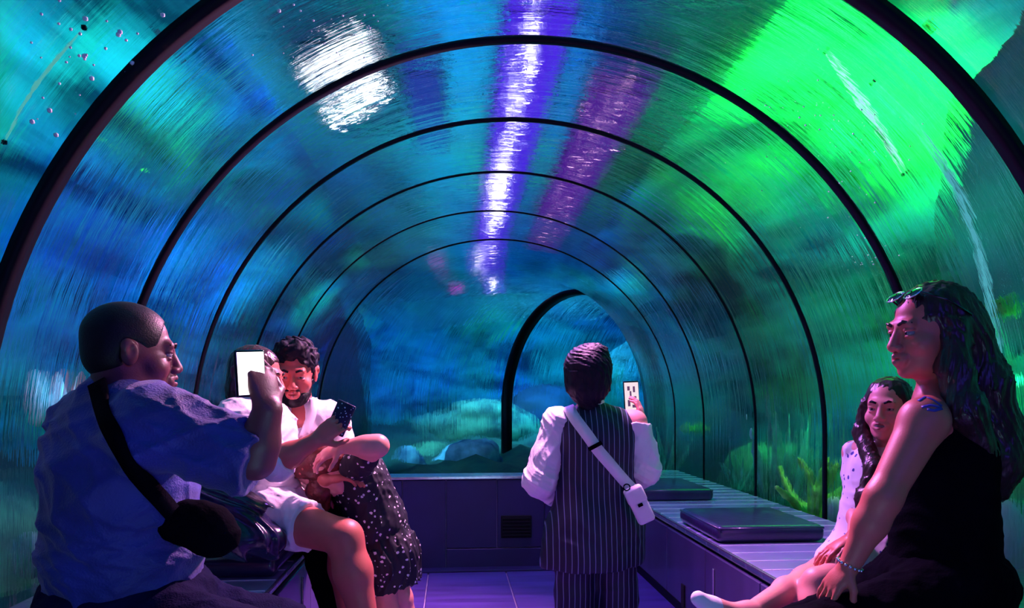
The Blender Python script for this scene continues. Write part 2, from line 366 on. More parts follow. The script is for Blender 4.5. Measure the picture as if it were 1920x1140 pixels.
# ------------------------------------------------------------------ the tank around it
bm = bmesh.new(); RL = 4.0; rows = []
for j in range(41):
    y = -3+j*0.5; row = []
    for k in range(49):
        t = PI*k/48; x = -RL*1.15*math.cos(t); z = 0.2+RL*math.sin(t)*1.0
        row.append(bm.verts.new((x+0.08*math.sin(2.1*y+3*t), y, z+0.08*math.sin(1.3*y+5*t))))
    rows.append(row)
for A_, B_ in zip(rows, rows[1:]):
    for k in range(48): bm.faces.new((A_[k], A_[k+1], B_[k+1], B_[k]))
bm.faces.new(rows[-1])
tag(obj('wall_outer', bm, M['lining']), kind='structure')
bm = bmesh.new()                                            # seabed on both sides
for x0, x1 in ((-4.6, -1.74), (1.74, 4.6)):
    g = [[bm.verts.new((x0+(x1-x0)*i/14, -2.5+j*0.6, 0.25+0.12*math.sin(3*i+j)*math.sin(1.7*j+i)+0.5*((abs(x0+(x1-x0)*i/14)-1.7)/3)**1.5)) for i in range(15)] for j in range(16)]
    for j in range(15):
        for i in range(14): bm.faces.new((g[j][i], g[j][i+1], g[j+1][i+1], g[j+1][i]))
g = [[bm.verts.new((-4.6+9.2*i/24, 6.8+j*0.45, -0.1+0.10*math.sin(2*i+j)+0.06*j*0.5)) for i in range(25)] for j in range(22)]
for j in range(21):
    for i in range(24): bm.faces.new((g[j][i], g[j][i+1], g[j+1][i+1], g[j+1][i]))
tag(obj('ground', bm, M['sand']), kind='structure')
bm = bmesh.new(); g = [[bm.verts.new((-1.75+3.25*i/10, 3.6+12*j/24, 3.35)) for i in range(11)] for j in range(25)]
for j in range(24):
    for i in range(10): bm.faces.new((g[j][i], g[j+1][i], g[j+1][i+1], g[j][i+1]))
o = obj('ceiling_lens', bm, water_material()); tag(o, kind='structure')  # cropped water sheet, added to break the lamps into glints
o.data.flip_normals() if o.data.polygons[0].normal.z > 0 else None
bm = bmesh.new(); g = [[bm.verts.new((-2.7+5.4*i/20, 12.8+4.4*j/16, 3.32)) for i in range(21)] for j in range(17)]
for j in range(16):
    for i in range(20): bm.faces.new((g[j][i], g[j+1][i], g[j+1][i+1], g[j][i+1]))
wm = water_material(); [setattr(n_.inputs[2], 'default_value', 0.6) for n_ in wm.node_tree.nodes if n_.type == 'MATH']
tag(obj('water_surface', bm, wm), kind='structure')
# lamps over the water
def lamp(c, s, col, st, label, group=None, inner=None):
    r = empty('tank_lamp', (c[0], c[1], c[2]+0.05), label, 'lamp', group)
    obj('housing', box_bm((c[0], c[1], c[2]+0.06), (s[0]+0.06, s[1]+0.06, 0.08), bev=0.01), M['black'], r, False)
    obj('diffuser', box_bm((c[0], c[1], c[2]), (s[0], s[1], 0.03), bev=0.005), emis('lamp_diffuser', col, st), r, False)
    for t in inner or (): obj('bright_tube', box_bm((c[0]+t[0], c[1]+t[1], c[2]-0.03), (t[2], t[3], 0.03), bev=0.008), emis('white_tube', (1, 0.9, 1), t[4]), r, False)
    return r
violet = lamp((0.16, 8.9, 3.62), (0.44, 9.4), (0.10, 0.02, 1.0), 0.85, 'long violet strip lamp above the water along the tunnel crown')
purple = lamp((0.92, 7.3, 3.60), (0.50, 4.4), (0.16, 0.01, 0.55), 0.50, 'short purple strip lamp right of the crown lamp')
flood = lamp((-1.20, 5.35, 3.64), (0.62, 1.05), (0.03, 0.22, 0.60), 0.22, 'flood lamp of white LEDs glittering through the water at upper left')
lamp((-0.62, 5.6, 3.62), (0.30, 1.3), (0.04, 0.12, .9), 0.40, 'blue strip lamp beside the white flood lamp')
lamp((-0.60, 12.6, 3.60), (0.26, 0.7), (0.70, 0.05, 0.80), 0.8, 'small magenta lamp over the far end of the tank')
rl = np.random.RandomState(11)
def glints(parent, pts, col, st, sz=(0.045, 0.012)):  # bright specks placed to draw the glints on the ripples
    bm = bmesh.new()
    for x, y in pts: box_bm((x, y, 3.585), (sz[0]*rl.uniform(.5, 1.5), sz[1]*rl.uniform(.6, 1.4), 0.006), bm=bm)
    tag(obj('led_array', bm, emis('led', col, st), parent, False), kind='stuff')
pts = []
while len(pts) < 95:
    u, v = rl.normal(0, .34), rl.normal(0, .060); x, y = -1.20+u*.62+v*.8, 5.35-u*.80+v*.8
    if ((x+1.20)/.31)**2+((y-5.35)/.52)**2 < 1: pts.append((x, y))
glints(flood, pts, (0.95, 0.96, 1.0), 75, (0.045, 0.013))
glints(violet, [(0.13+rl.normal(0, .035), c+rl.normal(0, s)) for c, s, n in ((4.9, .15, 10), (5.9, .35, 12), (7.6, .5, 40), (8.4, .4, 24), (9.6, .4, 8), (12.2, .5, 24)) for _ in range(n)], (1, .92, 1), 30, (0.05, 0.014))
glints(purple, [(0.90+rl.normal(0, .09), rl.uniform(5.3, 9.3)) for _ in range(26)], (1, .5, .75), 5, (0.07, 0.012))

# added unseen spots for the water's colour patches: (target pixel, distance) -> a spot washing the lining there
def lining_hit(px, py):
    d0 = J(px, py, 1.0)-CAM
    for i in range(1, 4000):
        p = CAM+d0*(i*0.006)
        if (p[0]/(RL*1.15))**2+((p[2]-0.2)/RL)**2 > 0.98 or p[1] > 16.8: return p
    return p
def wash(px, py, col, power, angle=70, back=1.3, dy=-0.5):
    h = lining_hit(px, py); c = np.array([0, h[1], 0.9]); n = unit(c-h); loc = h+n*back+np.array([0, dy, 0])
    spot('tank_spot', loc, h, col, power*0.62, angle, 1.0, 0.15)
for deg, c_, pw in ((172, (0.03, .55, .85), 140), (150, (0.02, .42, 1.0), 170), (122, (.02, .80, .60), 140), (97, (0.02, .50, .8), 110), (75, (.02, .30, .80), 95), (55, (.03, 1.0, .22), 200), (30, (.02, 1.0, .30), 250), (8, (.02, 1.0, .34), 230)):  # added unseen strips brightening the lining, facing away from the tunnel
    t = math.radians(deg); q = Vector((math.cos(t)*1.98, 3.9, 0.9+math.sin(t)*1.98))
    if deg in (97, 75): q = Vector((-0.32 if deg == 97 else 0.525, 7.0, 3.50))
    o = area('tank_batten', q, q+Vector((math.cos(t), 0, math.sin(t))), c_, pw*(0.6 if deg in (97, 75) else 0.18), 0.2, 12 if deg in (97, 75) else 7.6)
    o.matrix_world = Matrix.Translation(q) @ frame((math.sin(t), 0, -math.cos(t)), (0, 1, 0)).to_4x4()
    z_ = o.matrix_world.to_3x3() @ Vector((0, 0, -1))
    if z_.dot(Vector((math.cos(t), 0, math.sin(t)))) < 0: o.matrix_world = Matrix.Translation(q) @ frame((-math.sin(t), 0, math.cos(t)), (0, 1, 0)).to_4x4()
area('end_wall_light', (-0.6, 13.2, 1.9), (-0.6, 16.8, 1.6), (0.02, 0.20, 1.0), 70, 5.0, 0.8)  # added unseen fill washing the end wall
area('end_wall_light', (2.0, 12.6, 1.9), (2.6, 16.8, 1.8), (0.02, 0.60, 1.0), 120, 2.4, 1.2)
spot('reef_spot', (-1.6, 9.6, 3.0), (-0.7, 12.2, 0.4), (0.15, 0.85, 1.0), 620, 75, 1.0, 0.1)  # added unseen spots that brighten the rocks
spot('reef_spot', (0.5, 12.4, 3.2), (0.7, 13.6, 0.2), (0.12, 0.75, 1.0), 500, 95, 1.0, 0.1)
spot('reef_spot', (-1.7, 7.4, 2.8), (-1.9, 9.3, 1.0), (0.02, 0.10, 1.0), 60, 70, 1.0, 0.1)
spot('coral_spot', (-2.3, 2.3, 1.9), tuple(J(90, 760, 3.05)), (1.0, .62, .85), 14, 40, 0.8, 0.05)  # added unseen spots brightening the corals and the pink reflection shapes
spot('coral_spot', (2.35, 3.3, 2.0), tuple(J(1885, 1060, 3.05)), (.75, .95, 1.0), 22, 45, 0.8, 0.05)
spot('coral_spot', (2.3, 4.3, 1.9), tuple(J(1530, 930, 4.6)), (.55, 1.0, .4), 30, 45, 0.8, 0.05)
wash(1640, 70, (0.06, 1.0, 0.01), 520, 85)
wash(1780, 200, (0.08, 1.0, 0.04), 380, 75)
wash(1420, 30, (0.04, 1.0, 0.10), 420, 100)
wash(1560, 140, (0.05, 1.0, 0.12), 260, 90)
wash(1400, 330, (0.12, 1.0, 0.05), 200, 45)
wash(300, 500, (0.01, 0.32, 1.0), 330, 95)
wash(100, 90, (0.05, 1.0, 0.50), 110, 90)
wash(400, 130, (0.02, 0.06, 1.0), 420, 55)
wash(640, 40, (0.05, 1.0, 0.45), 90, 70)
wash(640, 360, (0.05, 1.0, 0.55), 150, 60)
wash(480, 480, (0.05, 1.0, 0.75), 140, 60)
wash(1150, 330, (0.02, 0.10, 1.0), 120, 60)

# rocks: lumpy boulders standing in the tank
def rock(c, r, m, label, seed=0, h=0.05, group=None, name='rock'):
    rg = np.random.RandomState(seed); c = np.asarray(c, float); r = np.asarray(r, float); pr = [P_ell(c, r*0.8, 0.1)]
    for i in range(7):
        v = unit(rg.normal(size=3)); pr.append(P_ell(c+v*r*0.6, r*rg.uniform(.3, .55), 0.12*min(r)))
    me = sdf_mesh(pr, max(h, min(r)/9), wrinkle(0.10*min(r), 7/min(r)*0.6, seed))
    return tag(obj(name, me, m), label, 'rock', group)
rock((-1.95, 9.6, 0.9), (0.55, 0.5, 1.7), M['rock'], 'tall dark blue rock pillar beyond the end of the tunnel', 1, 0.06, name='rock_pillar')
for k, (px, py, d, rx, rz, mm, lab) in enumerate((
    (800, 870, 12.0, .85, .40, 'rockg', 'low green rock at the foot of the tank, right of the rock pillar'),
    (900, 800, 14.0, 1.3, .55, 'rockg', 'broad green rock in the middle distance behind the low wall'),
    (880, 860, 11.2, .60, .35, 'rockb', 'blue speckled rock just left of the thick black arch'),
    (980, 900, 12.5, .70, .45, 'rockb', 'blue rock seen inside the thick black arch'),
    (760, 880, 10.6, .30, .45, 'rockb', 'small upright blue rock beside the rock pillar'),
    (1010, 760, 15.0, 1.0, .6, 'rock', 'far dark rock mound behind the thick black arch'))):
    p = J(px, py, d); rock(p, (rx, rx*0.6, rz), M[mm], lab, 10+k, 0.05)
rock(J(1965, 300, 3.3), (0.28, 0.4, 0.85), M['rock'], 'big dark rock outcrop outside the tunnel at the upper right', 30, 0.04)
rock((2.6, 6.3, 0.35), (0.5, 0.7, 0.45), M['rockg'], 'mossy rock outside the right wall behind the farther bench', 31)
rock((2.5, 4.3, 0.30), (0.45, 0.8, 0.40), M['rockg'], 'mossy rock outside the right wall behind the nearer cushion', 32)
rock((-2.6, 3.4, 0.3), (0.5, 0.9, 0.55), M['rockg'], 'mossy rock outside the left wall beside the seated man', 33)

# ------------------------------------------------------------------ floor, low end wall
fl = box_bm((0, 1.5, -0.06), (3.42, 7.6, 0.10)); fo = obj('floor', fl, M['joint'], None, False); tag(fo, kind='structure')
xs = [-1.0, -0.51, -0.02, 0.29, 0.82]; ys = [-1.0, 0.2, 1.4, 2.6, 3.55, 4.73]
for i in range(4):
    for j in range(5):
        a, b = xs[i]+0.004, xs[i+1]-0.004; c, d = ys[j]+0.004, ys[j+1]-0.004
        obj('floor_tile', box_bm(((a+b)/2, (c+d)/2, -0.004), (b-a, d-c, 0.016), bev=0.003, seg=1), M['tile'], fo, False)
yw = 4.84
wb = obj('wall_end', box_bm((-0.09, yw+0.10, 0.29), (1.82, 0.16, 0.58)), M['joint'], None, False); tag(wb, kind='structure')
wx = [-1.0, -0.68, -0.40, -0.07, 0.24, 0.82]
for i in range(5):
    a, b = wx[i]+0.003, wx[i+1]-0.003; z0 = 0.135 if i in (2, 3) else 0.0
    obj('panel', box_bm(((a+b)/2, yw+0.012, (z0+0.575)/2), (b-a, 0.03, 0.575-z0), bev=0.003, seg=1), M['panel'], wb, False)
obj('kick_panel', box_bm(((-0.40+0.24)/2, yw+0.012, 0.066), (0.634, 0.03, 0.126), bev=0.003, seg=1), M['panel'], wb, False)
obj('vent', box_bm((0.055, yw-0.006, 0.27), (0.20, 0.02, 0.145), bev=0.004, seg=1), M['void'], wb, False)
for k in range(6): obj('louvre', box_bm((0.055, yw-0.019, 0.215+k*0.022), (0.18, 0.006, 0.007), bev=0.001, seg=1), M['void'], wb, False)
obj('cap_rail', box_bm((-0.09, yw+0.09, 0.59), (1.82, 0.20, 0.02), bev=0.004), M['edge'], wb, False)
obj('floor_strip', box_bm((-0.09, yw-0.05, 0.006), (1.82, 0.10, 0.012), bev=0.003), M['panel'], wb, False)

# ------------------------------------------------------------------ benches
def bench(xf, xb, y0, y1, label, slots, group='boarded benches along the tunnel walls'):
    s = 1 if xb > xf else -1; r = empty('bench', ((xf+xb)/2, (y0+y1)/2, 0), label, 'bench', group)
    obj('carcass', box_bm(((xf+xb)/2+s*0.02, (y0+y1)/2, 0.21), (abs(xb-xf)-0.05, y1-y0-0.02, 0.41)), M['bench'], r, False)
    obj('sub_top', box_bm(((xf+xb)/2, (y0+y1)/2, 0.424), (abs(xb-xf)-0.01, y1-y0-.01, 0.02)), M['joint'], r, False)
    y = y0; n = 0
    while y < y1-0.01:                                        # top boards run across the bench
        w_ = min(0.155, y1-y); obj('plank', box_bm(((xf+xb)/2, y+w_/2, 0.435), (abs(xb-xf), w_-0.010, 0.03), bev=0.004, seg=1), M['benchtop'], r, False); y += 0.155
        if y < y1-.02: obj('joint_strip', box_bm(((xf+xb)/2, y-.005, 0.4475), (abs(xb-xf)-.01, 0.0075, 0.010)), M['inlay'], r, False)  # added strip drawing the bright sharpening line along each board joint
    y = y0
    while y < y1-0.01:
        w_ = min(0.62, y1-y); obj('front_panel', box_bm((xf+s*0.004, y+w_/2, 0.205), (0.02, w_-0.008, 0.39), bev=0.003, seg=1), M['bench'], r, False); y += 0.62
    obj('edge_strip', box_bm((xf-s*0.004, (y0+y1)/2, 0.447), (0.012, y1-y0, 0.010), bev=0.002, seg=1), M['edge'], r, False)
    obj('kick_board', box_bm((xf-s*0.002, (y0+y1)/2, 0.025), (0.02, y1-y0, 0.05), bev=0.003, seg=1), M['black'], r, False)
    for (yy, z0, z1, ww, mm) in slots:
        obj('finger_slot', box_bm((xf-s*0.010, yy, (z0+z1)/2), (0.008, ww, z1-z0), bev=0.003, seg=1), M[mm], r, False)
    return r
bench(0.82, 1.66, 0.3, 6.6, 'long boarded bench along the right wall under the mother and girl', [(3.28, 0.20, 0.34, 0.016, 'edge'), (3.72, 0.04, 0.16, 0.05, 'void')])
bench(-1.0, -1.66, 0.3, 4.72, 'boarded bench along the left wall under the seated family', [(3.20, 0.10, 0.36, 0.012, 'edge'), (2.2, 0.1, 0.36, 0.012, 'edge')])
def cushion(x0, x1, y0, y1, label, z=0.45, h=0.078):
    r = empty('cushion', ((x0+x1)/2, (y0+y1)/2, z), label, 'cushion', 'dark vinyl bench cushions')
    bm = bmesh.new(); bmesh.ops.create_grid(bm, x_segments=14, y_segments=14, size=0.5)
    top = box_bm(((x0+x1)/2, (y0+y1)/2, z+h/2+0.002), (x1-x0, y1-y0, h), bev=0.032, seg=5); bm.free()
    obj('cover', top, M['vinyl'], r)
    pts = [(x0+.01, y0+.01), (x1-.01, y0+.01), (x1-.01, y1-.01), (x0+.01, y1-.01), (x0+.01, y0+.01)]
    obj('piping', tube_bm([(p[0], p[1], z+h-0.012) for p in pts], 0.006, 6), M['vinyl'], r)
    return r
cushion(0.83, 1.34, 3.28, 3.86, 'dark violet vinyl cushion on the right bench, left of the girl')
cushion(0.83, 1.30, 4.62, 5.25, 'farthest dark cushion on the right bench behind the phone hand')
cushion(0.84, 1.62, 1.45, 2.42, 'dark cushion under the mother on the right bench')
cushion(-1.62, -1.02, 1.2, 2.35, 'dark cushion under the man in the blue shirt')
cushion(-1.62, -1.01, 2.80, 3.75, 'dark cushion under the couple in white on the left bench')

# ------------------------------------------------------------------ sea life
def fish(p, L, yaw, m, label, group=None, pitch=0):
    p = Vector(p); r = empty('fish', p, label, 'fish', group)
    R = Matrix.Rotation(yaw, 3, 'Z') @ Matrix.Rotation(pitch, 3, 'Y'); bm = bmesh.new(); rings = []
    prof = [(-.5, .02, .01), (-.42, .09, .05), (-.28, .16, .08), (-.1, .19, .09), (.1, .16, .075), (.28, .09, .04), (.38, .045, .02)]
    for t, hh, ww in prof: rings.append([bm.verts.new(p+R @ (Vector((t, math.cos(a)*ww, math.sin(a)*hh))*L)) for a in [2*PI*k/12 for k in range(12)]])
    for A_, B_ in zip(rings, rings[1:]):
        for k in range(12): bm.faces.new((A_[k], A_[(k+1) % 12], B_[(k+1) % 12], B_[k]))
    bm.faces.new(rings[0]); bm.faces.new(rings[-1]); obj('body', bm, m, r)
    def fin(pts, nm):
        b = bmesh.new(); f1 = [b.verts.new(p+R @ (Vector((x, .006, z))*L)) for x, z in pts]; f2 = [b.verts.new(p+R @ (Vector((x, -.006, z))*L)) for x, z in pts]
        b.faces.new(f1); b.faces.new(f2[::-1])
        for k in range(len(pts)): b.faces.new((f1[k], f2[k], f2[(k+1) % len(pts)], f1[(k+1) % len(pts)]))
        obj(nm, b, m, r, False)
    fin([(.36, .03), (.52, .17), (.47, 0), (.52, -.17), (.36, -.03)], 'tail_fin')
    fin([(-.15, .17), (0, .27), (.18, .2), (.15, .12)], 'dorsal_fin'); fin([(0, -.15), (.1, -.25), (.18, -.12)], 'pelvic_fin')
    for sgn in (-1, 1):
        e = bmesh.new(); bmesh.ops.create_uvsphere(e, u_segments=8, v_segments=6, radius=.02*L); e.transform(Matrix.Translation(p+R @ (Vector((-.38, sgn*.055, .03))*L))); obj('eye', e, M['void'], r)
    return r
fish(J(1312, 803, 7.2), 0.24, 0.15, M['coralgreen'], 'small yellow-green fish near the right wall beyond the standing woman')
fish(J(1903, 572, 3.1), 0.22, 0.2, M['coralgreen'], 'bright green fish at the right edge beside the mother’s hair'.replace('’', "'"))
fish(J(1912, 712, 3.2), 0.14, 1.3, M['coralteal'], 'teal fish at the right edge lower than the bright green fish')
fish(J(1778, 8, 4.3), 0.16, 0.5, M['coralgreen'], 'green fish at the top right corner above the black joint')
fish(J(178, 252, 4.2), 0.06, 0.9, M['coralgreen'], 'tiny yellow fish beside the nearest black joint at left')
fish(J(245, 8, 4.4), 0.13, 1.2, M['rock'], 'small dark fish at the top edge, upper left')
def coral(p, hgt, m, label, kind='fan', seed=0, wd=1.0, name='coral'):
    rg = np.random.RandomState(seed); p = np.asarray(p, float); pr = []
    if kind == 'fan':
        for i in range(9):
            a = rg.uniform(-.8, .8)*wd; q = p.copy(); d = np.array([math.sin(a), rg.uniform(-.3, .3), math.cos(a)]); r = 0.10*hgt
            for s in range(4):
                n = q+unit(d)*hgt*0.27; pr.append(P_cone(q, n, r, r*.8, 0.02)); q = n; r *= .8; d = d+rg.normal(size=3)*.25; d[2] = abs(d[2])
    elif kind == 'dome': pr = [P_ell(p+np.array([0, 0, hgt*.5]), (hgt*.42*wd, hgt*.3*wd, hgt*.55), .03), P_ell(p+np.array([.1*hgt, 0, hgt*.3]), (hgt*.4*wd, hgt*.3*wd, hgt*.4), .03)]
    elif kind == 'leaf':
        for i in range(4):
            a = (i-1.5)*.35*wd; q = p+np.array([(i-1.5)*.10*hgt, 0, 0]); e = q+np.array([math.sin(a), 0, 1.0])*hgt*rg.uniform(.7, 1)
            pr += chain([q, (q+e)/2+np.array([.02, 0, 0]), e], [.02*hgt+.006, .05*hgt, .012], .01)
    h = max(0.012, hgt/28); me = sdf_mesh(pr, h, wrinkle(0.02*hgt, 40/hgt*.5, seed))
    return tag(obj(name, me, m), label, 'coral')
coral(J(1538, 985, 4.6), 0.42, M['coralgreen'], 'yellow-green branching coral outside the right wall left of the girl', 'fan', 3, 1.2)
coral(J(1560, 985, 4.3)+np.array([.05, 0, 0]), 0.16, M['coralpale'], 'small pale coral at the right wall foot behind the nearer cushion', 'dome', 4)
coral(J(1885, 1085, 3.05), 0.32, M['coralpale'], 'big pale ribbed coral dome at the lower right edge behind the mother', 'dome', 5, 1.0)
coral(J(1862, 975, 3.2), 0.12, M['coralgreen'], 'little yellow-green coral between the mother and the pale dome', 'fan', 6)
coral(J(1400, 920, 5.9), 0.30, M['coralteal'], 'pair of thin teal sea leaves outside the right wall', 'leaf', 7, 1.5, name='sea_plant')
coral(J(1250, 890, 7.8), 0.5, M['coralteal'], 'thin arching sea plant far along the right wall', 'leaf', 8, 1.0, name='sea_plant')
coral(J(60, 790, 3.0), 0.21, M['coralpink'], 'pale pink upright coral at the far left edge', 'dome', 9, .42)  # solid shapes added in place of reflections in the acrylic
coral(J(116, 800, 3.05), 0.23, M['coralpink'], 'pink upright coral just behind the blue-shirted man at left', 'dome', 10, .42)  # also a solid shape in place of a reflection, not a coral
coral(J(48, 1075, 2.9), 0.16, M['coralpale'], 'small pale coral low at the left edge behind the blue-shirted man', 'dome', 11, .9)
coral(J(1480, 960, 5.2), 0.9, M['coralteal'], 'tall dark kelp fronds outside the right wall', 'leaf', 12, .5, name='kelp')
def vault_hit(px, py, r):
    d0 = J(px, py, 1)-CAM
    for s_ in range(50, 1500):
        q = CAM+d0*s_*0.008
        if (math.hypot(q[0], q[2]-ZC) if q[2] > ZC else abs(q[0])) > r: return q
    return q
def streak(pix, wd, label, st, col=(0.45, 0.95, 1.0)):  # glowing tube drawn in place of a reflection on the acrylic
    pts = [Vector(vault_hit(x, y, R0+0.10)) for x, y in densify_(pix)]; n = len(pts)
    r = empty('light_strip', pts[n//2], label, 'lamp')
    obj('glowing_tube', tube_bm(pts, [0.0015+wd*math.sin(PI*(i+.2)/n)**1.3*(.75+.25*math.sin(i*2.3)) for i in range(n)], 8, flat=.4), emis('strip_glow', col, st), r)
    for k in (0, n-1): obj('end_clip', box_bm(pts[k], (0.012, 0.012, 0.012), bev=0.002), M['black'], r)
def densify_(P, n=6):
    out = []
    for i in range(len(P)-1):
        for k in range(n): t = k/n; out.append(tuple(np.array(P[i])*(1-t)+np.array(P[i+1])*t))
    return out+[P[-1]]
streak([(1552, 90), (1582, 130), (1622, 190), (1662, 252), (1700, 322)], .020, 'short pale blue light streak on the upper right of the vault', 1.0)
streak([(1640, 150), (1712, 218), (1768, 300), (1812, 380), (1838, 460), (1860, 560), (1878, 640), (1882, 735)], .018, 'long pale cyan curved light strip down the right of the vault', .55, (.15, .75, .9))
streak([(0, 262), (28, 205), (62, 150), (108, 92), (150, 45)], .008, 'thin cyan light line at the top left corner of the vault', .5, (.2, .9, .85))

# bubbles clinging to and rising outside the vault
rg = np.random.RandomState(5); bm = bmesh.new()
spots_ = [(160, 35), (222, 65), (105, 253), (60, 228), (282, 90), (203, 184), (172, 147), (248, 118), (93, 207), (158, 105), (305, 28), (523, 20), (225, 60)]
for k in range(70): spots_.append((rg.normal(1560, 70), rg.normal(250, 70)))
for k in range(18): spots_.append((rg.normal(1630, 25), rg.normal(480, 30)))
for k in range(30): spots_.append((rg.normal(160, 80), rg.normal(120, 70)))
for k in range(40): spots_.append((rg.normal(640, 60), rg.normal(60, 40)))
for i, (px, py) in enumerate(spots_):
    d0 = J(px, py, 1)-CAM
    for s_ in range(50, 900):
        q = CAM+d0*s_*0.01
        if (math.hypot(q[0], q[2]-ZC) if q[2] > ZC else abs(q[0])) > R0-0.008: break
    t = bmesh.ops.create_icosphere(bm, subdivisions=1, radius=(0.007 if i < 13 else rg.uniform(.002, .0045)))
    for v in t['verts']: v.co += Vector(q)
tag(obj('water_droplets', bm, mat('water_droplet', (0.8, 0.95, 1), 0.15, noise=0.2, spec=1.0)), 'scattered silvery droplets clinging to the upper vault', 'droplets', kind='stuff')

# ================================================================== PEOPLE
from mathutils.bvhtree import BVHTree
def bvh(o):
    me = o.data; off = Vector((0, 0, 0)); q = o
    while q is not None: off += Vector(q.location); q = q.parent
    return BVHTree.FromPolygons([v.co+off for v in me.vertices], [p.vertices[:] for p in me.polygons])
def surf(px, py, trees, out=0.006, default=2.0):
    d0 = Vector(unit(J(px, py, 1)-CAM)); best = None
    for t in trees:
        h = t.ray_cast(Vector(CAM), d0)
        if h[0] is not None and (best is None or h[3] < best[3]): best = h
    if best is None: return Vector(J(px, py, default)), Vector(-d0)
    n = best[1]; n = n if n.dot(d0) < 0 else -n
    return best[0]+n*out, n
def ribbon(pts, nrms, width, thick, bm=None):
    bm = bm or bmesh.new(); rows = []
    for i, p in enumerate(pts):
        t = (pts[min(i+1, len(pts)-1)]-pts[max(i-1, 0)]).normalized(); n = nrms[i]; s = t.cross(n).normalized()
        rows.append([bm.verts.new(p+s*a*width/2+n*b*thick) for a, b in ((-1, -1), (1, -1), (1, 1), (-1, 1))])
    for A_, B_ in zip(rows, rows[1:]):
        for k in range(4): bm.faces.new((A_[k], A_[(k+1) % 4], B_[(k+1) % 4], B_[k]))
    bm.faces.new(rows[0]); bm.faces.new(rows[-1]); return bm
def densify(P, n=6):
    out = []
    for i in range(len(P)-1):
        for k in range(n): t = k/n; out.append(tuple(np.array(P[i])*(1-t)+np.array(P[i+1])*t))
    out.append(tuple(P[-1])); return out
def strap(pix, trees, width, thick, m, name, parent, out=0.007):
    pts = []; ns = []
    for px, py in densify(pix):
        p, n = surf(px, py, trees, out); pts.append(p); ns.append(n)
    for _ in range(3):
        pts = [pts[0]]+[(pts[i-1]+pts[i]*2+pts[i+1])/4 for i in range(1, len(pts)-1)]+[pts[-1]]
        ns = [(ns[max(i-1, 0)]+ns[i]+ns[min(i+1, len(ns)-1)]).normalized() for i in range(len(ns))]
    return obj(name, ribbon(pts, ns, width, thick), m, parent)

